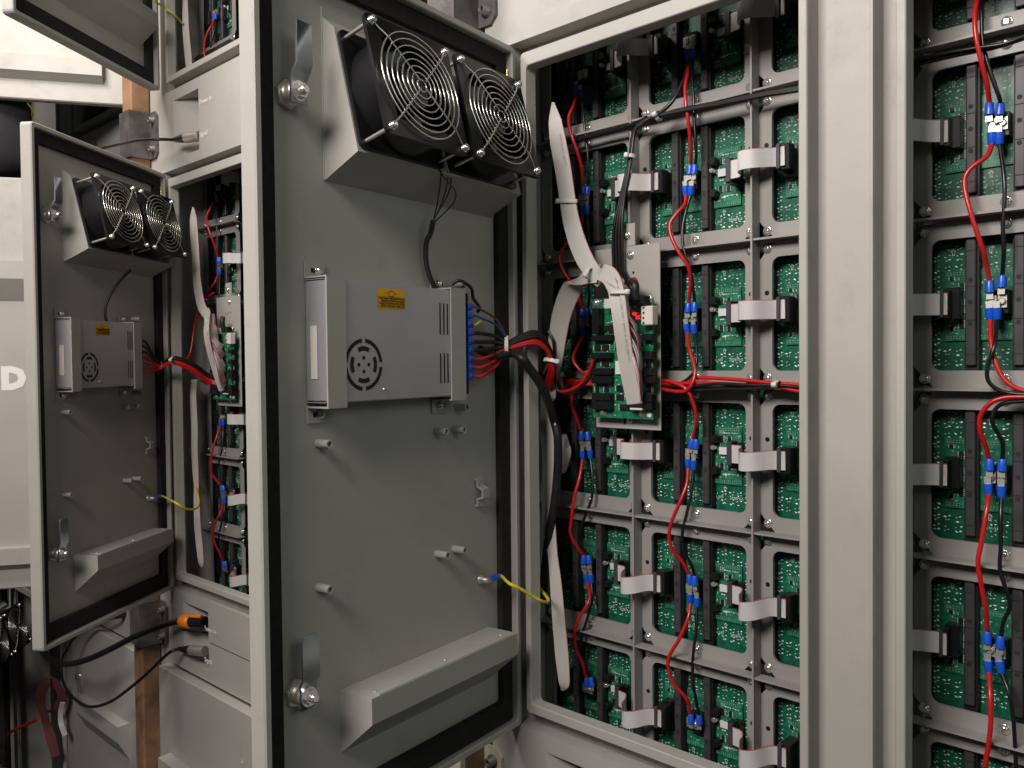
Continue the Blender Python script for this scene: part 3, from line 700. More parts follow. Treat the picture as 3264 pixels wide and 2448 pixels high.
TRACE = [
 ('red', 'top', 'second', WM, bow(Z1, [(1270, 430), (1262, 540), (1243, 650), (1250, 770), (1270, 930), (1285, 1080), (1283, 1232)])),
 ('black', 'top', 'second', WM, bow(Z1, [(1300, 430), (1295, 560), (1305, 700), (1310, 850), (1320, 1050), (1325, 1150), (1318, 1232)], y1=-.015)),
 ('red', 'second', 'third', WM, bow(Z2, [(1250, 45), (1240, 120), (1180, 190), (1130, 270), (1145, 370), (1200, 480), (1265, 580), (1282, 700), (1268, 862)])),
 ('black', 'second', 'third', WM, bow(Z2, [(1288, 45), (1255, 150), (1227, 280), (1225, 400), (1250, 510), (1290, 650), (1305, 760), (1314, 855)], y1=-.015)),
 ('red', 'fourth', 'fifth', WM, bow(Z3, [(1268, 672), (1255, 800), (1210, 920), (1150, 1060), (1125, 1170), (1150, 1290), (1220, 1370), (1276, 1478)])),
 ('black', 'fourth', 'fifth', WM, bow(Z3, [(1308, 682), (1290, 850), (1260, 1000), (1222, 1170), (1235, 1290), (1290, 1400), (1316, 1488)], y1=-.015)),
 ('red', 'fifth', 'bottom', WM, bow(Z4, [(1283, 400), (1265, 520), (1200, 670), (1130, 790), (1118, 880), (1160, 1010), (1250, 1110), (1287, 1238)])),
 ('black', 'fifth', 'bottom', WM, bow(Z4, [(1332, 425), (1325, 600), (1302, 800), (1300, 980), (1320, 1100), (1348, 1245)], y1=-.015)),
 ('red', 'top', 'second', WL, bow(Z1, [(440, 690), (420, 770), (380, 870), (390, 970), (430, 1090), (470, 1230), (488, 1395)])),
 ('black', 'top', 'second', WL, bow(Z1, [(470, 720), (485, 820), (500, 960), (520, 1150), (525, 1300), (520, 1390)], y1=-.012)),
 ('red', 'second', 'third', WL, bow(Z2, [(485, 185), (465, 280), (370, 395), (312, 500), (330, 590), (385, 685), (450, 800), (480, 905)])),
 ('black', 'second', 'third', WL, bow(Z2, [(515, 185), (525, 400), (515, 650), (530, 800), (520, 900)], y1=-.012)),
 ('red', 'fourth', 'fifth', WL, bow(Z3, [(483, 605), (460, 750), (420, 900), (400, 1060), (393, 1170), (440, 1260), (490, 1335)])),
 ('black', 'fourth', 'fifth', WL, bow(Z3, [(540, 600), (555, 740), (550, 900), (500, 1040), (450, 1180), (480, 1260), (526, 1335)], y1=-.014)),
 ('red', 'fifth', 'bottom', WL, bow(Z4, [(516, 245), (537, 350), (510, 430), (450, 530), (420, 640), (435, 750), (480, 850), (512, 965)])),
 ('black', 'fifth', 'bottom', WL, bow(Z4, [(546, 250), (555, 370), (530, 480), (480, 640), (455, 770), (500, 880), (545, 965)], y1=-.014)),
 ('red', 'top', 'second', WR, bow(R5, [(1300, -220), (1275, 0), (1260, 90), (1265, 230), (1300, 400), (1340, 560), (1357, 690)])),
 ('black', 'top', 'second', WR, bow(R5, [(1320, -220), (1300, 0), (1303, 100), (1315, 300), (1370, 500), (1420, 640), (1428, 690)], y1=-.015)),
 ('red', 'second', 'third', WR, R5([(1372, 945, -.004), (1340, 1030, -.014), (1225, 1120, -.02), (1190, 1220, -.022), (1230, 1400, -.024), (1280, 1560, -.022), (1315, 1659, -.018), (1335, 1755, -.01), (1357, 1865, -.004)])),
 ('black', 'second', 'third', WR, R5([(1422, 945, -.004), (1450, 1150, -.012), (1456, 1300, -.014), (1445, 1500, -.014), (1450, 1659, -.012), (1440, 1830, -.004)])),
 ('red', 'fourth', 'fifth', WR, R6([(1352, 1605, -.004), (1345, 1659, -.012), (1330, 1758, -.018), (1300, 1938, -.022), (1280, 2058, -.024), (1300, 2198, -.022), (1330, 2358, -.016), (1343, 2525, -.004)])),
 ('black', 'fourth', 'fifth', WR, R6([(1436, 1620, -.004), (1430, 1758, -.012), (1430, 1958, -.015), (1425, 2098, -.016), (1460, 2228, -.016), (1490, 2348, -.014), (1450, 2448, -.01), (1430, 2555, -.004)])),
 ('red', 'fifth', 'bottom', WR, R7([(1352, 1015, -.004), (1360, 1180, -.018), (1365, 1350, -.022), (1350, 1500, -.022), (1325, 1659, -.02), (1320, 1760, -.01)])),
 ('black', 'fifth', 'bottom', WR, R7([(1433, 1020, -.004), (1480, 1150, -.012), (1510, 1300, -.014), (1525, 1500, -.014), (1530, 1659, -.012), (1520, 1760, -.01)])),
]
WIRES = []
for c, a, b, where, pts in TRACE:
    WIRES.append(wire('power_wire', rb(c, a, b, where), 'wire', pts, RW if c == 'red' else BW, c+'_wire', GW, crimps=(0, 1)))
def feed(c, lab, pts, crimps=()): o = wire('power_wire', lab, 'wire', pts, RW if c == 'red' else BW, c+'_wire', 'feed wires to the third and fourth modules', crimps=crimps); WIRES.append(o); return o
feed('red', 'red feed wire from third module down into the bus, middle column', Z2([(1260, 1068, -.004), (1272, 1180, -.016), (1305, 1290, -.022), (1318, 1370, -.026), (1290, 1460, -.03), (1230, 1508, -.03), (1120, 1500, -.028), (1040, 1480, -.024), (930, 1460, -.016)]), (0,))
feed('black', 'black feed wire from third module down into the bus, middle column', Z2([(1312, 1072, -.004), (1330, 1200, -.012), (1325, 1310, -.018), (1290, 1390, -.022), (1200, 1450, -.022), (1060, 1470, -.02), (940, 1455, -.016)]), (0,))
feed('red', 'red feed wire from the bus to fourth module, middle column', Z2([(940, 1430, -.018), (1060, 1428, -.024), (1150, 1440, -.027), (1250, 1490, -.028), (1308, 1600, -.024), (1328, 1720, -.018), (1318, 1790, -.01), (1296, 1868, -.004)]), (1,))
feed('black', 'black feed wire from the bus to fourth module, middle column', Z2([(940, 1470, -.014), (1060, 1480, -.016), (1230, 1520, -.016), (1300, 1620, -.014), (1335, 1760, -.01), (1328, 1872, -.004)]), (1,))
for k, (c, pts) in enumerate((('red', [(1270, 1445), (1330, 1408), (1500, 1412), (1750, 1432), (1930, 1450), (2085, 1458), (2300, 1480)]), ('red', [(940, 1455), (1150, 1450), (1300, 1448), (1500, 1450), (1750, 1470), (1930, 1475), (2085, 1505), (2300, 1520)]), ('black', [(940, 1465), (1250, 1470), (1500, 1452), (1750, 1462), (1930, 1465), (2085, 1475), (2300, 1490)]), ('black', [(940, 1480), (1250, 1490), (1500, 1480), (1750, 1478), (1930, 1470), (2085, 1485), (2300, 1500)]), ('black', [(940, 1495), (1250, 1500), (1500, 1492), (1750, 1490), (1930, 1468), (2085, 1490), (2300, 1510)]))):
    feed(c, f'{c} bus wire running level behind the doorway jamb, {["uppermost","lower","upper","middle","lowest"][k]} {c} one', Z2([(p[0], p[1], -.022-.002*(k % 3)) for p in pts]))
feed('red', 'red feed wire from third module, left column', Z2([(485, 1090, -.004), (430, 1200, -.02), (412, 1270, -.026), (450, 1335, -.026), (500, 1380, -.022), (560, 1420, -.016)]), (0,))
feed('red', 'red feed wire from the bus to fourth module, left column', Z2([(520, 1420, -.022), (440, 1440, -.026), (408, 1500, -.026), (405, 1617, -.022), (440, 1707, -.014), (474, 1812, -.004)]), (1,))
feed('black', 'black feed wire from the bus to fourth module, left column', Z2([(520, 1440, -.016), (445, 1490, -.018), (435, 1580, -.016), (470, 1740, -.01), (518, 1815, -.004)]), (1,))
feed('red', 'red wire looping under the left edge of the controller card', Z2([(560, 1262, -.050), (545, 1330, -.050), (480, 1440, -.048), (400, 1495, -.05), (330, 1508, -.05), (280, 1490, -.04), (250, 1430, -.03)]))
feed('black', 'black wire hanging in a loop beside the controller card', Z2([(225, 1060, -.062), (265, 1140, -.06), (275, 1300, -.055), (290, 1480, -.052), (360, 1528, -.05), (450, 1495, -.048), (540, 1400, -.048), (565, 1290, -.048)]))
for k in range(6):
    c = 'red' if k % 3 else 'black'
    feed(c, f'{c} wire in the tied bundle left of the controller card, strand {["one","two","three","four","five","six"][k]}', Z2([(150, 1330, -.05-.002*(k % 2)), (185+6*k, 1400+8*k, -.04), (260, 1412+9*k, -.03), (340, 1408+9*k, -.026), (450, 1420+7*k, -.024), (560, 1428+6*k, -.018), (700, 1440+6*k, -.016)]))
feed('red', 'red feed wire from third module into the bus, doorless cabinet', R6([(1360, 445, -.004), (1365, 580, -.014), (1385, 700, -.02), (1440, 830, -.022), (1530, 905, -.022), (1650, 935, -.02)]), (0,))
feed('black', 'black feed wire from third module into the bus, doorless cabinet', R6([(1407, 445, -.004), (1390, 620, -.024), (1345, 760, -.026), (1345, 850, -.026), (1400, 910, -.024), (1500, 940, -.022), (1650, 950, -.02)]), (0,))
feed('red', 'red feed wire from the bus to fourth module, doorless cabinet', R6([(1650, 963, -.02), (1470, 968, -.022), (1370, 1000, -.024), (1300, 1080, -.024), (1293, 1180, -.022), (1330, 1290, -.014), (1356, 1380, -.004)]), (1,))
feed('black', 'black feed wire from the bus to fourth module, doorless cabinet', R6([(1650, 990, -.016), (1480, 1000, -.018), (1400, 1040, -.018), (1375, 1130, -.018), (1440, 1260, -.012), (1442, 1385, -.004)]), (1,))
# power supply output wires, through the tie into the cabinet
def inner(u, z, w_): return D0.pt(u, z, w_)
tiepos = onY(850+1745*.4385, 780+728*.4385, -.135)
tie2 = onY(850+2070*.4385, 780+848*.4385, -.075)
OUT = []
for k in range(9):
    zk = .0925-.0098*k
    a, b = inner(.113, zk, .0100), inner(.101, zk, .0115)
    c = 'brown' if k == 0 else 'blue' if k == 1 else 'yellow' if k == 2 else 'black' if k < 6 else 'red'
    if k == 2: pts = [a, b, inner(.095, zk+.003, .012), inner(.085, zk+.005, .010)]
    else:
        off = Vector((0, 0, (4.5-k)*.0020)); o2 = Vector(((k % 3)*.003-.003, 0, (4.5-k)*.0026))
        pts = [a, b, inner(.093, zk-.002*(k < 3), .013), (Vector(inner(.080, .040, .010))+tiepos)/2+off*1.6+Vector((0, 0, zk*.35-.012)), tiepos+off]
        if k >= 3:
            q = lambda x, y, Y: onY(850+x*.4385, 780+y*.4385, Y)
            pts += [q(1870, 640+8*k, -.115)+o2*.4, q(1960, 615+10*k, -.1)+o2*.5, q(2040, 690+8*k, -.085)+o2*.5, tie2+o2, q(2060, 930, -.062)+o2, q(2020, 1000, -.052)+o2]
    OUT.append(wire('supply_wire', f'{c} wire from terminal {["one","two","three","four","five","six","seven","eight","nine"][k]} of the supply with fanned red wires', 'wire', pts, .0024 if k > 2 else .0014, c+'_wire', 'output wires of the power supply'))
    m = MB(); dirv = (Vector(b)-Vector(a)).normalized(); p = Vector(a)-OUT[-1].location
    m.lathe(p-dirv*.003, dirv, [(0, .0046), (.008, .0040), (.0095, .0030)], 10); m.build('crimp_sleeve', 'blue_crimp', OUT[-1])
# same at the far door
tieC = onY(376*1.4755, 778*1.4755, -.16)
for k in range(7):
    c = 'black' if k < 3 else 'red'; zk = .075-.0098*k
    a = D2.pt(.117, zk, .0085); e = D2.pt(.060, .030+.002*(3-k), .012); off = Vector((.001*(k % 3), 0, (3-k)*.0022))
    pts = [a, D2.pt(.104, zk, .011), e, onY(374*1.4755, 778*1.4755, -.125)+off, onY(415*1.4755, 793*1.4755, -.09)+off*1.3, onY(450*1.4755, 818*1.4755, -.055)+off*1.5, onY(480*1.4755, 826*1.4755, -.035)+off*1.5]
    wire('supply_wire', f'{c} output wire, strand {["one","two","three","four","five","six","seven"][k]}, of the supply beside the rusty post', 'wire', pts, .0021, c+'_wire', 'output wires of the far power supply')
wire('power_wire', 'red wire arching up from the tied bundle beside the rusty post', 'wire', [onY(a*1.4755, b*1.4755, Y) for a, b, Y in ((392, 783, -.07), (410, 765, -.06), (418, 720, -.05), (426, 680, -.045), (440, 650, -.04), (462, 632, -.03))], .0021, 'red_wire')
# mains cable and other black cables
wire('mains_cable', 'thick black mains cable with white print hanging down inside the hinge jamb', 'cable', [inner(.085, .045, .004), inner(.060, .036, .010), tiepos+Vector((.004, .004, -.010)), *[onY(1650+x*.42947, 600+y*.42947, Y) for x, y, Y in ((30, 1262, -.135), (90, 1340, -.122), (180, 1475, -.10), (235, 1610, -.08))], *Z3([(270, 330, -.058), (297, 460, -.055), (296, 700, -.05), (272, 950, -.05), (230, 1200, -.05), (200, 1450, -.05), (190, 1650, -.05)])], .0056, 'black_sleeve')
mc = bpy.data.objects[[o.name for o in bpy.data.objects if o.name.startswith('mains_cable')][0]]
ins = kids(mc)[0]; m = MB()
ring = [ins.data.vertices[i].co for i in range(len(ins.data.vertices))]; nr = 7; cnt = (len(ring)-14)//nr
for i in range(int(cnt*.36), int(cnt*.56)):
    c0 = sum((ring[i*nr+k] for k in range(nr)), Vector())/nr; c1 = sum((ring[(i+1)*nr+k] for k in range(nr)), Vector())/nr
    vdir = (Vector(CAMP)-(c0+mc.location)).normalized(); up = (c1-c0).normalized(); sd = up.cross(vdir).normalized()
    for f in (.2, .65):
        p = c0.lerp(c1, f)+vdir*.0058; m.add([p-up*.0008-sd*.0009, p+up*.0008-sd*.0009, p+up*.0008+sd*.0009, p-up*.0008+sd*.0009], [(0, 1, 2, 3)])
m.build('white_print', 'white_print', mc)
for k in range(4):
    d = k*7
    wire('signal_wire', f'black cable strand {["one","two","three","four"][k]} curving over the rib down to the controller plate', 'cable', Z1([(2300, 600+d, -.02), (2090, 645+d*1.2, -.022), (1800, 695+d, -.024), (1500, 755+d, -.026), (1200, 815+d*.7, -.028), (1045, 858+d*.4, -.03), (930, 900+d, -.03), (860+d*.5, 980, -.03), (832+d*.6, 1160, -.032), (800+d, 1310, -.034), (755+d*1.6, 1500, -.036), (722+d*2.6, 1650, -.038), (708+d*3.2, 1800, -.038), (716+d*3.2, 2040, -.036)]), .0020, 'black_wire', 'black cables to the controller plate')
wire('signal_wire', 'black cable rising from the tie to the top row of modules', 'cable', Z1([(1260, 500, -.01), (1220, 620, -.018), (1150, 750, -.026), (1050, 845, -.03), (940, 905, -.031)]), .0024, 'black_wire')
wire('signal_wire', 'black cable lying level on the second cross rib, left column', 'cable', Z1([(330, 1060, -.016), (500, 1025, -.018), (650, 985, -.018), (840, 935, -.02), (960, 880, -.026)]), .0034, 'black_wire')
wire('signal_wire', 'black cable lying along the upper rib of the doorless cabinet', 'cable', R5([(790, 445, -.016), (1000, 395, -.018), (1200, 350, -.02), (1400, 310, -.02), (1620, 240, -.02)]), .0022, 'black_wire')
wire('signal_wire', 'upper black cable along the doorless cabinet rib', 'cable', R5([(790, 420, -.02), (1000, 365, -.022), (1250, 320, -.024), (1450, 290, -.024), (1620, 225, -.02)]), .0018, 'black_wire')
# earth wires
def earth(label, d, pts):
    t = wire('earth_wire', label, 'wire', pts, .0020, 'yellow_wire', 'yellow earth wires')
    a = Vector((0, 0, 0)); b = (Vector(pts[1])-Vector(pts[0])).normalized(); m = MB(); m.lathe(a-b*.002, b, [(0, .0040), (.009, .0036), (.010, .0026)], 10); m.build('crimp_sleeve', 'blue_crimp', t); return t
earth('yellow earth wire from the door stud to the cabinet beside the doorless one', D0, [inner(.053, -.2285, -.002), inner(.043, -.2285, .001)]+[onY(1650+x*.42947, 1748+y*.42947, Y) for x, y, Y in ((-60, 262, -.155), (20, 300, -.145), (100, 350, -.13), (180, 392, -.115), (222, 398, -.10), (225, 375, -.09), (200, 340, -.075), (160, 285, -.06), (140, 220, -.045))])
earth('yellow earth wire looping at the door beside the rusty post', D2, [D2.pt(.053, -.2285, -.002), D2.pt(.043, -.2285, .001)]+[onY(x*.3707, 1300+y*.3707, Y) for x, y, Y in ((1500, 810, -.15), (1600, 870, -.13), (1680, 868, -.10), (1712, 810, -.07), (1680, 660, -.05), (1630, 560, -.035), (1598, 480, -.02))])
earth('yellow earth wire at the cover-box door above the rusty post', D2U, [D2U.pt(.053, -.2285, -.002), D2U.pt(.043, -.2285, .001)]+[onY(480+x*.2894, y*.2894, Y) for x, y, Y in ((40, 0, -.14), (150, 75, -.11), (260, 160, -.09), (330, 235, -.07), (370, 300, -.05))])
wire('earth_wire', 'yellow earth wire hanging in a loop in the dark far cabinet', 'wire', LA([(90, 1340, -.13), (170, 1400, -.13), (280, 1480, -.13), (370, 1480, -.13), (410, 1420, -.13), (390, 1350, -.13), (330, 1290, -.13)]), .0022, 'yellow_wire', 'yellow earth wires')
# fan leads
lead0 = inner(.170, .2, .030)
def PP(x, y, w_): # on a door-parallel plane
    n = D0.M.to_3x3() @ Vector((0, 1, 0)); p0 = D0.pt(0, 0, w_); dr = Vector(ray(x, y)); c = Vector(CAMP); return c+dr*((p0-c).dot(n)/dr.dot(n))
q5 = lambda x, y, w_: PP(780+x*.4385, y*.4385, w_)
for k, pts in enumerate(([(1410, 1225, .03), (1450, 1290, .03), (1530, 1390, .02), (1520, 1470, .015), (1440, 1560, .012), (1370, 1620, .008)], [(1430, 1240, .03), (1420, 1350, .025), (1400, 1480, .015), (1375, 1590, .008)], [(1475, 1245, .03), (1470, 1350, .022), (1430, 1480, .014), (1370, 1610, .008)], [(1490, 1250, .03), (1500, 1330, .024), (1470, 1430, .016), (1390, 1570, .008)])):
    wire('fan_lead', f'thin black fan lead, strand {["one","two","three","four"][k]}, on the door by the controller cabinet', 'wire', [q5(*p) for p in pts], .0008, 'black_wire', 'fan leads', 5)
wire('fan_cable', 'black sleeved fan cable dropping to the supply with fanned red wires', 'cable', [q5(1372, 1600, .006), q5(1350, 1700, .001), *[PP(850+x*.4385, 780+y*.4385, w_) for x, y, w_ in ((1162, -20, -.006), (1158, 100, -.008), (1178, 210, -.009), (1218, 300, -.009), (1250, 340, -.011), (1330, 370, -.012))]], .0030, 'black_sleeve')
wire('fan_cable', 'black loop of fan cable over the supply corner strap', 'cable', [PP(850+x*.4385, 780+y*.4385, w_) for x, y, w_ in ((1345, 290, -.006), (1390, 262, .0), (1440, 275, .006), (1490, 320, .010), (1500, 385, .008), (1530, 430, .006), (1548, 465, .004), (1530, 490, .0))], .0020, 'black_wire')
wire('fan_cable', 'black sleeved fan cable on the door beside the rusty post', 'cable', [D2.pt(.175, .205, .028), D2.pt(.178, .190, .012), D2.pt(.19, .165, .0), D2.pt(.200, .140, -.006), D2.pt(.200, .118, -.008), D2.pt(.19, .106, -.01)], .0026, 'black_sleeve')

# ------------------------------------------------------------------ ribbon cables
def jumper(name, label, x, z, lx=-.0375, rx=.0345, drop=(0, 0, 0), bulge=.030):
    """short ribbon bridging a rib: socket on the left module to socket on the right module; drop = height change along it"""
    t = thing(name, label, 'ribbon cable', (x, 0, z), 0, 'ribbon jumpers between modules')
    L = [(-.0305, -.0095, drop[0]), (-.024, -.0105, drop[0]), (-.0165, -.0125, drop[0]), (-.0122, -.018, drop[0]*.8+drop[1]*.2), (-.0105, -.026, drop[0]*.4+drop[1]*.6), (-.004, -bulge, drop[1]), (.009, -bulge*.9, drop[1]*.6+drop[2]*.4), (.0195, -.0185, drop[2]), (.0265, -.0128, drop[2]), (.0315, -.0122, drop[2])]
    m = MB(); m.ribbon(spline(L, 5), (0, 0, -1), .0103, .0009); m.build('ribbon', 'ribbon', t)
    m = MB(); m.bbox(.0280, .0405, -.0100, .003, drop[2]-.0138, drop[2]+.0138, .0006); m.build('plug', 'black_plastic', t)
    m = MB(); m.bbox(.0272, .0315, -.0142, -.0100, drop[2]-.0128, drop[2]+.0128, .0004); m.build('strain_relief', 'bar_plastic', t)
    m = MB(); m.ribbon([(.0318, -.0118, drop[2]), (.0366, -.0118, drop[2])], (0, 0, -1), .0103, .0020); m.build('folded_end', 'ribbon', t)
    m = MB(); m.bbox(-.0365, -.0285, -.0080, .003, drop[0]-.0138, drop[0]+.0138, .0006); m.build('plug', 'black_plastic', t)
    m = MB(); m.bbox(-.0340, -.0285, -.0118, -.0080, drop[0]-.0132, drop[0]+.0132, .0004); m.build('strain_relief', 'bar_plastic', t)
    return t
JU = []
JZ = [lambda r: .48-(r+.5)*P]
for c, rib_ in ((1, 'left'), (2, 'right')):
    for r in range(6):
        if c == 1 and r == 2: continue
        drp = {(1, 1): (.0015, .0015, .001), (1, 3): (.0015, 0, -.0005), (1, 4): (.003, -.004, .0005), (1, 5): (.004, -.008, -.003), (2, 1): (-.001, .002, .003), (2, 2): (0, .0012, .0015), (2, 3): (.003, -.002, 0), (2, 4): (.005, -.004, .0015), (2, 5): (.004, -.005, 0)}.get((c, r), (0, .001, .001))
        JU.append(jumper('ribbon_jumper', f'grey ribbon jumper across the {rib_} rib, {ROWW[r]} row of {MAINL}', c*P, .48-(r+.5)*P+.0018, drop=drp, bulge=.031+random.uniform(0, .006)))
for r in range(6):
    t = thing('ribbon_jumper', f'grey ribbon entering the {ROWW[r]} module of the doorless cabinet', 'ribbon cable', (RCX, 0, .48-(r+.5)*P), 0, 'ribbon jumpers between modules')
    m = MB(); dz = [.0, .0015, 0, 0, .001, 0][r]
    m.ribbon(spline([(.001, -.045, dz*4), (.004, -.030, dz*3), (.012, -.020, dz*2), (.022, -.013, dz), (.030, -.0085, dz)], 5), (0, 0, -1), .0103, .0009); m.build('ribbon', 'ribbon', t)
    m = MB(); m.bbox(.0285, .0335, -.0085, .003, -.0135, .0135, .0006); m.build('plug', 'black_plastic', t)
    m = MB(); m.bbox(.0270, .0300, -.0112, -.0080, -.0125, .0125, .0004); m.build('strain_relief', 'bar_plastic', t)
    m = MB(); m.ribbon([(.0303, -.0100, 0), (.0335, -.0100, 0)], (0, 0, -1), .0103, .0012); m.build('folded_end', 'ribbon', t)
def flat(label, pts, half, wid=(1, .25, 0), mt='ribbon_beige', sub=6, prints=None):
    base = Vector(pts[0]); t = thing('ribbon_cable', label, 'ribbon cable', base, 0, 'long ribbon cables'); n = len(pts)
    q = spline([Vector(p)-base for p in pts], sub)
    def expand(v): 
        if not isinstance(v, list): return v
        if isinstance(v[0], (tuple, Vector)): 
            e = spline([Vector(x) for x in v], sub); return e
        out = []
        for i in range(len(v)-1): out += [v[i]+(v[i+1]-v[i])*k/sub for k in range(sub)]
        return out+[v[-1]]
    m = MB(); m.ribbon(q, expand(wid), expand(half), .0011, True); m.build('ribbon', mt, t)
    if prints:
        body, a0, off, sz = prints; me = text_mesh(body, sz, 'grey_print', ext=.0)
        cum = [0]
        for i in range(1, len(q)): cum.append(cum[-1]+(q[i]-q[i-1]).length)
        W = expand(wid)
        for vv in me.vertices:
            s = min(max(a0+vv.co.x, 0), cum[-1]-1e-5); i = max(k for k in range(len(q)-1) if cum[k] <= s); f = (s-cum[i])/(cum[i+1]-cum[i])
            tg = (q[i+1]-q[i]).normalized(); wd = Vector(W[i] if isinstance(W, list) else W); wd = (wd-tg*wd.dot(tg)).normalized(); nn = tg.cross(wd)
            if nn.dot(Vector(CAMP)-base-q[i]) < 0: nn = -nn
            vv.co = q[i].lerp(q[i+1], f)+wd*(vv.co.y+off)+nn*.0009
        link('lettering', me, t)
    return t
RIB = []
up = Z1([(262, 760, -.05), (278, 900, -.052), (300, 1050, -.055), (335, 1240, -.058), (362, 1420, -.060)])+Z2([(378, 130, -.062), (398, 240, -.064), (440, 390, -.066), (500, 530, -.068), (560, 620, -.066), (630, 690, -.060)])
RIB.append(flat('pale ribbon cable twisting down to the tie above the controller card', up, [.0015, .0085, .0105, .0108, .0105, .0105, .0108, .0112, .0110, .0100, .0090], [(.9, .9, 0), (1, .5, .1), (1, .35, .1), (1, .3, .15), (1, .3, .2), (1, .3, .2), (1, .3, .25), (1, .3, .35), (1, .3, .6), (.8, .3, .9), (.6, .3, 1)], prints=('AWM I B 105\u00b0C 300V FT1', .045, .003, .0042)))
for k in range(4):
    o = .0016*k
    dn = [onY(1650+x*.42947, 600+y*.42947, Y) for x, y, Y in ((600, 640-6*k, -.064+o), (520, 655-7*k, -.062+o), (440-5*k, 715-8*k, -.060+o), (375-6*k, 830-6*k, -.058+o), (330-6*k, 960, -.056+o), (300-4*k, 1120, -.054+o), (275-2*k, 1280, -.052+o), (240, 1420, -.05+o), (225, 1560, -.048+o))]
    RIB.append(flat(f'pale ribbon cable arching left from the tie, {["front","second","third","rear"][k]} of its stack', dn, .0105, [(.3, .3, 1), (.6, .3, .9), (1, .4, .7), (1, .4, .45), (1, .4, .3), (1, .35, .2), (1, .3, .2), (1, .3, .1), (1, .3, 0)]))
RIB.append(flat('pale ribbon cable hanging behind the black mains cable', [onY(1650+x*.42947, 1200+y*.42947, Y) for x, y, Y in ((222, 60, -.046), (215, 250, -.05), (222, 450, -.05), (232, 650, -.05), (225, 900, -.05), (240, 1150, -.05), (262, 1330, -.052), (285, 1550, -.056), (305, 1800, -.058), (330, 2080, -.056), (345, 2270, -.054), (330, 2330, -.050))], [.0085, .0085, .009, .009, .009, .0085, .0065, .0080, .0088, .0092, .0075, .0015], (1, .35, .05)))
RIB.append(flat('short pale ribbon cable bowing out beside the black mains cable', [onY(1650+x*.42947, 1200+y*.42947, Y) for x, y, Y in ((325, 430, -.02), (345, 500, -.03), (360, 560, -.032), (345, 640, -.03), (318, 720, -.02))], .0070, (.5, 1, .1), 'ribbon'))
rt = [(470, 128, -.066), (545, 165, -.070), (600, 260, -.078), (628, 400, -.084), (650, 560, -.084), (672, 720, -.080), (695, 880, -.074), (722, 1040, -.068), (750, 1190, -.062), (785, 1338, -.056)]
RIB.append(flat('long pale ribbon cable dropping over the controller card with grey print', C8(rt), .0108, [(.5, .3, 1), (1, .2, .7), (1, 0, .3), (1, 0, .12), (1, 0, .1), (1, 0, .1), (1, 0, .12), (1, 0, .15), (1, 0, .15), (1, 0, .12)], prints=('AWM 2651 105\u00b0C 300V VW-1 AWM I B 105\u00b0C 300V FT1', .03, .0032, .0042)))
for k in range(6):
    ex, ey = [(812, 690), (838, 820), (850, 1000), (845, 1060), (855, 1230), (852, 1290)][k]
    pts = [(560, 175, -.066+.001*k), (640, 290, -.074+.001*k), (690+4*k, 400, -.078+.002*k), (715+5*k, 400+(ey-400)*.4, -.074+.002*k), (ex-35, 400+(ey-400)*.75, -.066), (ex-8, ey, -.056)]
    RIB.append(flat(f'pale ribbon with pink edge fanning to the controller sockets, {["first","second","third","fourth","fifth","sixth"][k]} from the red lamp', C8(pts), .0085, [(.4, .6, .4), (-.3, .85, .2), (-.42, .85, .05), (-.42, .85, 0), (-.40, .85, .0), (-.4, .85, .0)], 'pink_ribbon' if k in (1, 4) else 'ribbon'))
def tie(label, c, axis, r, r2=None, head=(1, 0, 0), group='white cable ties', th=.0022):
    t = thing('cable_tie', label, 'cable tie', c, 0, group); ax = Vector(axis).normalized(); a = ax.orthogonal().normalized(); b = ax.cross(a); r2 = r2 or r
    # long axis along head
    h = Vector(head); h = (h-ax*h.dot(ax)).normalized(); g = ax.cross(h)
    m = MB(); n = 20; lo = []
    for dd, rr in ((-th, 0), (th, 0), (th, .001), (-th, .001)):
        lo.append([h*((r+rr)*math.cos(2*PI*i/n))+g*((r2+rr)*math.sin(2*PI*i/n))+ax*dd for i in range(n)])
    m.rings(lo+[lo[0]], smooth=False); m.build('band', 'tie_plastic', t)
    p = h*(r+.0018); m = MB(); m.lathe(p-ax*.0028, ax, [(0, .0026), (.0006, .0032), (.005, .0032), (.0056, .0026)], 8); m.build('head', 'tie_plastic', t)
    return t
TIES = [
 tie('white cable tie on the pale ribbon above the blue crimps', Z2([(372, 95, -.0625)])[0], (.1, 0, 1), .0118, .003, (-1, -.3, 0)),
 tie('white cable tie gathering ribbons above the controller card', Z2([(530, 630, -.069)])[0], (1, .2, -.3), .0065, .006, (-.1, -1, -.3)),
 tie('white cable tie round the ribbon over the controller card', C8([(628, 315, -.083)])[0], (.05, 0, 1), .0115, .0045, (1, 0, .1)),
 tie('white looped cable tie round the red output wires at the hinge jamb', tie2, (.1, .3, 1), .011, .008, (1, -.2, .1)),
 tie('white cable tie on the red bundle left of the controller card', Z2([(338, 1436, -.027)])[0], (1, .2, 0), .009, .005, (0, -.6, 1)),
 tie('white cable tie on the level red and black bus wires', Z2([(1930, 1462, -.026)])[0], (1, 0, 0), .0055, .004, (0, -1, .1)),
 tie('white cable tie on black cables over the upper rib', Z1([(1043, 862, -.03)])[0], (1, .1, .3), .006, .005, (-.2, -1, 0)),
 tie('white cable tie on black cables above the grey jumper', Z1([(842, 1162, -.032)])[0], (0, .1, 1), .0055, .004, (-.2, -1, 0)),
 tie('white cable tie round the fanned red wires at the open door', tiepos, (.75, .65, 0), .0105, .007, (.0, -.4, -1)),
]
tie('white cable tie on the red bundle beside the rusty post', onY(374*1.4755, 778*1.4755, -.126), (.75, .6, 0), .009, .006, (0, -1, 0))

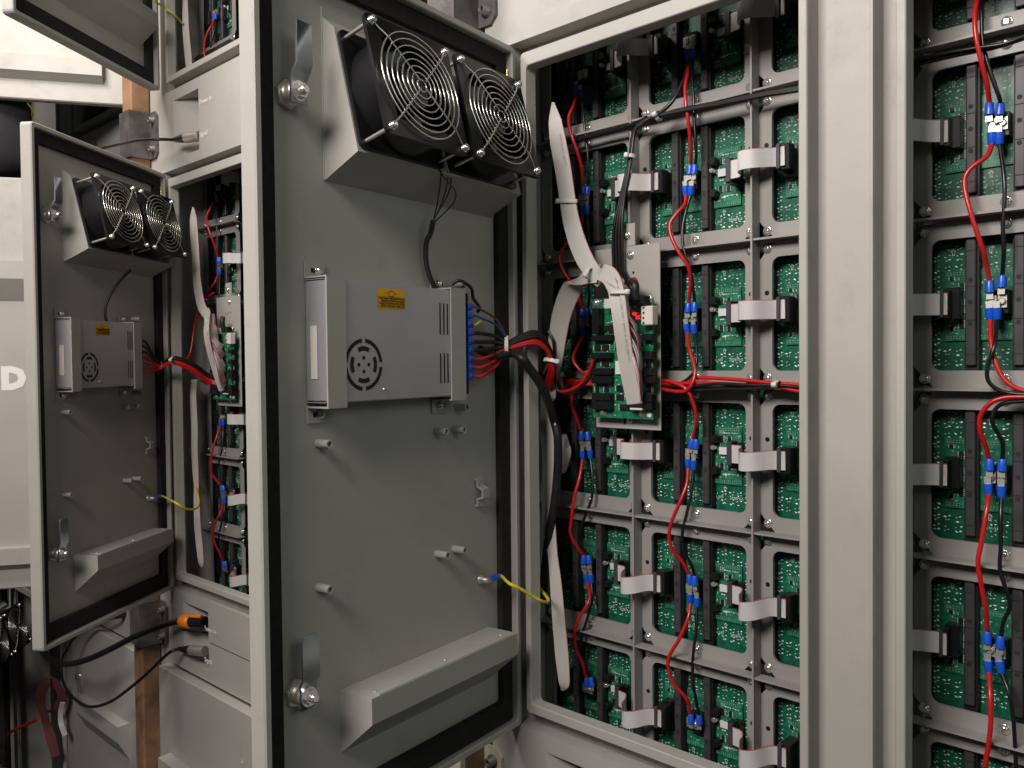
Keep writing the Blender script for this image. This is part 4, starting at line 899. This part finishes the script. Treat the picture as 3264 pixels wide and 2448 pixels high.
# ------------------------------------------------------------------ controller card and its plate
t = plate = thing('mounting_plate', f'grey sheet-metal plate carrying the controller card in {MAINL}', 'plate', (.163, -.03, -.052), 0, 'controller plates')
m = MB(); m.bbox(-.0482, .0477, 0, .0016, 0, .219, .0004); m.build('sheet', 'paint', t)
m = MB(); m.box(-.010, .012, .0005, .003, .2195, .246); m.build('hanger_tab', 'paint', t)
for x, z in ((.0005, .232), (.006, .208), (.003, .011)):
    link('screw', SCREW, t, (x, 0, z), (0, random.random(), 0))
m = MB()
for x, z in ((-.010, .184), (.000, .186), (.010, .187)): m.cyl((x, -.0003, z), (x, .0, z), .0016, 10)
m.box(-.0055, -.0030, -.0003, 0, .005, .014); m.build('punched_holes', 'rubber', t)
cardY = -.044
def c8(x, y, Y=cardY): return C8([(x, y, Y)])[0]
p0, p1 = c8(402, 1455), c8(945, 365)
card = thing('controller_card', f'green controller card with black sockets under pale ribbons in {MAINL}', 'circuit board', (p0.x, cardY, p0.z), 0, 'controller cards')
cw, ch = p1.x-p0.x, p1.z-p0.z
m = MB(); m.box(0, cw, 0, .0016, 0, ch); m.build('circuit_board', 'card_board', card)
def cbox(nm, x0, x1, y0, y1, dep, mt, bev=.0005):
    a, b = c8(x0, y1, cardY-dep), c8(x1, y0, cardY-dep)
    m = MB(); m.bbox(a.x-p0.x, b.x-p0.x, -dep, -.0001, a.z-p0.z, b.z-p0.z, bev); return m.build(nm, mt, card)
for y0, y1 in ((705, 765), (868, 925), (1010, 1072), (1085, 1150), (1240, 1305), (1316, 1382)): cbox('ribbon_socket', 385, 555, y0, y1, .009, 'black_plastic')
for y0, y1 in ((695, 760), (855, 930), (1012, 1078), (1086, 1152), (1248, 1318), (1326, 1392)): cbox('ribbon_socket', 850, 936, y0, y1, .009, 'black_plastic')
cbox('relay', 388, 450, 462, 700, .012, 'black_plastic'); cbox('network_socket', 500, 590, 375, 470, .014, 'white_plastic')
cbox('power_header', 835, 940, 440, 622, .012, 'white_plastic', .0012)
m = MB(); a = c8(862, 600, cardY-.0122); b = c8(862, 460, cardY-.0122)
for k in range(4):
    q = b.lerp(a, k/3); m.box(q.x-p0.x-.0012, q.x-p0.x+.0012, -.0124, -.0119, q.z-p0.z-.0011, q.z-p0.z+.0011)
m.build('header_pins', 'chip', card)
cbox('plug_body', 720, 865, 345, 440, .014, 'black_plastic', .001); cbox('ribbon_plug', 705, 850, 1345, 1375, .012, 'black_plastic'); cbox('folded_end', 735, 845, 1376, 1392, .0125, 'white_plastic')
rnd = random.Random(11)
for x0, x1, y0, y1 in ((410, 470, 800, 850), (480, 545, 800, 850), (475, 545, 950, 995), (420, 455, 1175, 1225), (500, 545, 1175, 1225), (610, 690, 1170, 1220), (490, 540, 620, 680), (540, 600, 610, 690), (610, 680, 1250, 1300), (640, 740, 1345, 1395), (600, 680, 760, 850), (880, 930, 950, 1000), (890, 930, 1170, 1225)):
    c = cbox('chip', x0, x1, y0, y1, .002, 'chip', .0002); a, b = c8(x0, y1, cardY-.001), c8(x1, y0, cardY-.001); m = MB()
    for k in range(5):
        f = (k+.5)/5; z = a.z-p0.z+(b.z-a.z)*f; m.box(a.x-p0.x-.0011, a.x-p0.x, -.0008, -.0002, z-.0004, z+.0004); m.box(b.x-p0.x, b.x-p0.x+.0011, -.0008, -.0002, z-.0004, z+.0004)
    m.build('chip_pins', 'solder', c)
m = MB()
for k in range(150):
    x, y = rnd.uniform(455, 930), rnd.uniform(380, 1440); q = c8(x, y); s = rnd.uniform(.0005, .0012)
    m.box(q.x-p0.x-s, q.x-p0.x+s, -.0009, -.0001, q.z-p0.z-.0005, q.z-p0.z+.0005)
o = m.build('passives', 'solder', card); o['kind'] = 'stuff'
for x, y in ((908, 382), (430, 418), (495, 1412), (852, 1428)):
    q = c8(x, y); link('screw', SCREW, card, (q.x-p0.x, -.0002, q.z-p0.z))
q = c8(912, 1432); m = MB(); m.lathe((q.x-p0.x, -.0002, q.z-p0.z), (0, -1, 0), [(0, .0040), (.0003, .0040), (.0004, .0022)], 14); m.build('mount_hole', 'solder', card)
a, b = c8(605, 1065, cardY-.003), c8(660, 945, cardY-.003); m = MB(); m.box(a.x-p0.x, b.x-p0.x, -.0032, -.0001, a.z-p0.z, b.z-p0.z); m.build('sticker', 'sticker_white', card)
for x, y in ((800, 548), (772, 515)):
    q = c8(x, y, cardY-.003); m = MB(); m.lathe((q.x-p0.x, 0, q.z-p0.z), (0, -1, 0), [(0, .0022), (.003, .0022), (.0042, .0013)], 10); m.build('lamp', 'red_led', card)
pl = wire('plug_lead', 'red lead bent over the black plug of the controller card', 'wire', C8([(700, 235, -.05), (735, 215, -.056), (775, 205, -.058), (790, 240, -.058), (790, 330, -.056), (800, 380, -.056)]), .0026, 'red_wire')
pl2 = wire('plug_lead', 'black lead bent over the black plug of the controller card', 'wire', C8([(690, 150, -.045), (740, 250, -.058), (765, 300, -.060), (760, 380, -.058)]), .0042, 'black_wire')
pl3 = wire('plug_lead', 'thick black sleeve beside the red lead of the controller card', 'wire', C8([(765, 212, -.056), (785, 260, -.060), (785, 330, -.06), (800, 390, -.058)]), .0050, 'black_sleeve')

# ------------------------------------------------------------------ the same fittings in the cabinets beside and above the rusty post
def relabel(o, tail): 
    s = o['label']
    for a in (f'{MAINL}', 'left column of ', 'middle column of '): s = s.replace(a, '')
    s = s.strip().rstrip(',')
    return (s[0].upper()+s[1:]).lower()+' '+tail if False else s+' '+tail
DXC = C2X
NEAR = 'in cabinet beside the rusty post'
for o in WIRES[8:16]: dup(o, (DXC, 0, 0), rb(o['label'].split()[0], *[x for x in o['label'].split() if x in ROWW][:2], 'cabinet beside the rusty post'))
for k, o in enumerate(JU[:5]): dup(o, (DXC, 0, 0), f'grey ribbon jumper, {ROWW[[0,1,3,4,5][k]]} row of cabinet beside the rusty post')
for o in (RIB[0], RIB[6-1]): dup(o, (DXC-.004, 0, 0), ('pale ribbon cable twisting down ' if o is RIB[0] else 'pale ribbon cable hanging low ')+NEAR)
fan_l = ['first', 'second', 'third', 'fourth', 'fifth', 'sixth']
for o in RIB[7:]: dup(o, (DXC-.012, 0, 0), o['label'].split(' to the')[0].split(' over the')[0]+f' {("strip "+str(fan_l[RIB.index(o)-8])) if RIB.index(o) > 7 else "in front"} {NEAR}')
dup(plate, (DXC, 0, 0), 'grey sheet-metal controller plate in cabinet beside the rusty post')
dup(card, (DXC, 0, 0), 'green controller card with red lamps in cabinet beside the rusty post')
for o in (pl, pl3): dup(o, (DXC, 0, 0), o['label'].split(' bent')[0].split(' beside')[0]+' at the controller card beside the rusty post')
o = RIB[5]; dup(o, (C2X-.012, 0, 1.002), 'pale ribbon cable hanging in the cabinet above the rusty-post one')
dup(JU[4], (C2X, 0, 1.002), 'grey ribbon jumper, bottom row of cabinet above the rusty-post one')
for o in WIRES[14:16]: dup(o, (C2X, 0, 1.002), o['label'].split()[0]+' module wire in the cabinet above the rusty-post one')
dup(RIB[5], (C3X+.1, 0, 1.002), 'pale ribbon cable in the cabinet behind the white door')
dup(WIRES[14], (C3X+.06, 0, 1.002), 'red module wire in the cabinet behind the white door')

# ------------------------------------------------------------------ posts and brackets
def post(label, x0, x1, y0, y1):
    o = thing('steel_post', label, 'post', ((x0+x1)/2, (y0+y1)/2, -1.5), 0, 'rusty steel posts'); m = MB(); h = (x1-x0)/2; k = (y1-y0)/2
    m.bbox(-h, h, -k, k, 0, 3.0, .004); m.build('square_tube', 'rust', o); return o
post('rusty square steel post with dark brackets, by the orange power plug', -1.040, -.998, -.142, -.1005)
post('rusty square steel post behind the hinge of the fan door', -.056, -.015, -.142, -.1005)
def bracket(label, xr, z0, z1, xe, mt):
    t = thing('post_bracket', label, 'bracket', (xr, -.1, z0), 0, 'post brackets'); h = z1-z0
    m = MB(); m.box(-.046, .0035, -.0465, -.0425, 0, h); m.box(-.0002, .0035, -.0425, -.0040, 0, h); m.build('clamp', mt, t)
    m = MB(); ch = .010; m.prism([(.0036, 0), (xe-xr-ch, 0), (xe-xr, ch), (xe-xr, h-ch), (xe-xr-ch, h), (.0036, h)], 1, -.0045, -.0002); m.build('flange', mt, t)
    for z in (.018, h-.018):
        m = MB(); x = (xe-xr)*.55; m.lathe((x, -.0045, z), (0, -1, 0), [(0, .0088), (.0016, .0088), (.0017, .0062), (.010, .0060), (.0102, .0035), (.004, .0033)], 14); m.build('bolt', 'steel_grey', t)
    return t
bracket('dark steel bracket with two bolts above the open cabinet by the rusty post', -.998, .4566, .5513, -.9615, 'steel_grey')
bracket('dark steel bracket with two bolts beside the orange power plug', -.998, -.5511, -.4597, -.9615, 'steel_grey')
bracket('brown steel bracket above the hinge of the fan door', -.015, .4535, .5480, .0192, 'steel_grey')
bracket('cream painted bracket with chipped corners below the fan door', -.019, -.555, -.4655, .0158, 'cream_paint')

# ------------------------------------------------------------------ plugs, cables and print at the recesses
def plug(name, label, p, q, kind):
    t = thing(name, label, 'plug', p, 0); p, q = Vector(p), Vector(q); d = q-p; L = d.length; dn = d.normalized()
    if kind == 'power':
        m = MB(); m.lathe((0, 0, 0), d, [(0, .006), (.002, .010), (.010, .0135), (.030, .0140), (.0305, .0120)], 18); m.build('collar', 'orange_plastic', t)
        m = MB(); m.lathe(dn*.030, d, [(0, .0115), (L*.45, .0115), (L-.030, .0112)], 18); m.build('body', 'black_plastic', t)
        m = MB(); a = dn*.034+Vector((0, -.003, .0112)); b = dn*(L-.005)+Vector((0, -.003, .0112)); m.tube([a, b], .0042, 6); m.build('release_tab', 'orange_plastic', t)
    else:
        m = MB(); m.lathe((0, 0, 0), d, [(0, .0035), (.004, .0048), (.020, .0075), (.034, .0092)], 14); m.build('strain_boot', 'black_plastic', t)
        m = MB(); m.lathe(dn*.034, d, [(0, .0092), (.001, .0100), (L-.034, .0100)], 18); m.build('shell', 'nickel', t)
    return t
pw = K5([(565, 1028, -.122), (860, 1045, -.100)]); plug('power_plug', 'orange and black power plug beside the white Power in lettering', pw[0], pw[1], 'power')
sg = K5([(552, 1358, -.118), (860, 1385, -.098)]); plug('signal_plug', 'silver and black signal plug beside the white Signal lettering', sg[0], sg[1], 'signal')
su = K8([(250, 1540, -.118), (535, 1500, -.098)]); plug('signal_plug', 'silver and black signal plug above the small fan door', su[0], su[1], 'signal')
p3 = LC([(1530, 870, -.112), (1600, 850, -.095)]); plug('signal_plug', 'black signal plug half hidden left of the lower post bracket', LC([(1440, 900, -.125)])[0], p3[1], 'signal')
wire('power_cable', 'thick grey-black power cable drooping from the orange plug', 'cable', [pw[0]]+LC([(2050, 1000, -.135), (1700, 1140, -.165), (1400, 1295, -.19), (1100, 1430, -.21), (850, 1490, -.22), (700, 1462, -.225), (580, 1375, -.23), (512, 1265, -.235), (500, 1180, -.24), (520, 1080, -.24)]), .0066, 'black_wire')
wire('signal_cable', 'thin black signal cable looping from the silver plug past the rusty post', 'cable', [sg[0]]+LD([(2120, 215, -.135), (1850, 470, -.16), (1600, 680, -.175), (1400, 820, -.18), (1200, 885, -.185), (1050, 865, -.185), (900, 750, -.185), (805, 600, -.18), (775, 440, -.175), (790, 270, -.17)])+LC([(840, 1320, -.165), (900, 1205, -.16), (1000, 1092, -.15), (1200, 972, -.14), (1440, 900, -.125)]), .0033, 'black_wire')
wire('signal_cable', 'thin black signal cable crossing the upper post bracket', 'cable', [su[0]]+LB([(2000, 412, -.15), (1750, 425, -.17), (1550, 468, -.18), (1300, 525, -.19), (1150, 580, -.2)]), .0030, 'black_wire')
for o, lab in ((cab2u, ('Power in', -.781, .523)), (cab2, ('Signal', -.781, .462)), (cab2, ('Power in', -.803, -.4835)), (cab2d, ('Signal', -.803, -.545))):
    me = text_mesh(lab[0], .0135, 'white_print', bold=.0002); link('lettering', me, o, (lab[1]-o.location.x, FY-.0008, lab[2]-o.location.z), RX)
# looped ribbon in the far dark cabinet
lp = LD([(700, 1520, -.13), (660, 1350, -.13), (600, 1150, -.13), (550, 980, -.14), (510, 850, -.15), (520, 700, -.16), (580, 590, -.16), (670, 570, -.15), (740, 650, -.14), (780, 780, -.13), (720, 930, -.13), (660, 960, -.13), (600, 930, -.12)])
flat('looped ribbon with red side hanging beside the closed lock door', lp, .013, (1, .6, 0), 'red_side_shaded')
wire('power_wire', 'red wire tied across the dark far cabinet', 'wire', LD([(480, 1040, -.13), (330, 1110, -.13), (180, 1180, -.13), (110, 1230, -.13)]), .0045, 'red_wire')
flat('pale ribbon edge curving along the closed lock door', LD([(790, 830, -.13), (765, 950, -.13), (770, 1100, -.13), (820, 1250, -.13)]), .006, (.6, 1, 0), 'ribbon')
g = LD([(40, 1368, -.13)])[0]; m = MB(); m.lathe((0, 0, 0), (0, -1, 0), [(0, .0026), (.003, .0026), (.004, .0014)], 10)
o = m.build('indicator_lamp', 'green_led'); o.location = g; tag(o, 'tiny green indicator lamp in the dark far cabinet', 'lamp')

# dark cloth bundle at the far left
mat('dark_cloth', (.014, .014, .017), .9, 0, .3, 30, .6, 60)
bp = LB([(60, 480, -.30)])[0]; t = thing('cloth_bundle', 'dark rounded cloth bundle hanging above the door leaf lettered D', 'cloth', bp)
m = MB(); n = 18; lo = []
for k, (zz, rx_, ry_) in enumerate(((.10, .050, .035), (.06, .058, .045), (.02, .060, .048), (-.02, .061, .050), (-.045, .058, .048), (-.060, .048, .040), (-.066, .030, .026))):
    lo.append([(rx_*math.copysign(abs(math.cos(2*PI*i/n))**.6, math.cos(2*PI*i/n))*(1+.04*math.sin(5*2*PI*i/n+k)), ry_*math.copysign(abs(math.sin(2*PI*i/n))**.6, math.sin(2*PI*i/n)), zz+.004*math.sin(3*2*PI*i/n)) for i in range(n)])
m.rings(lo, True, True); m.build('cloth', 'dark_cloth', t)
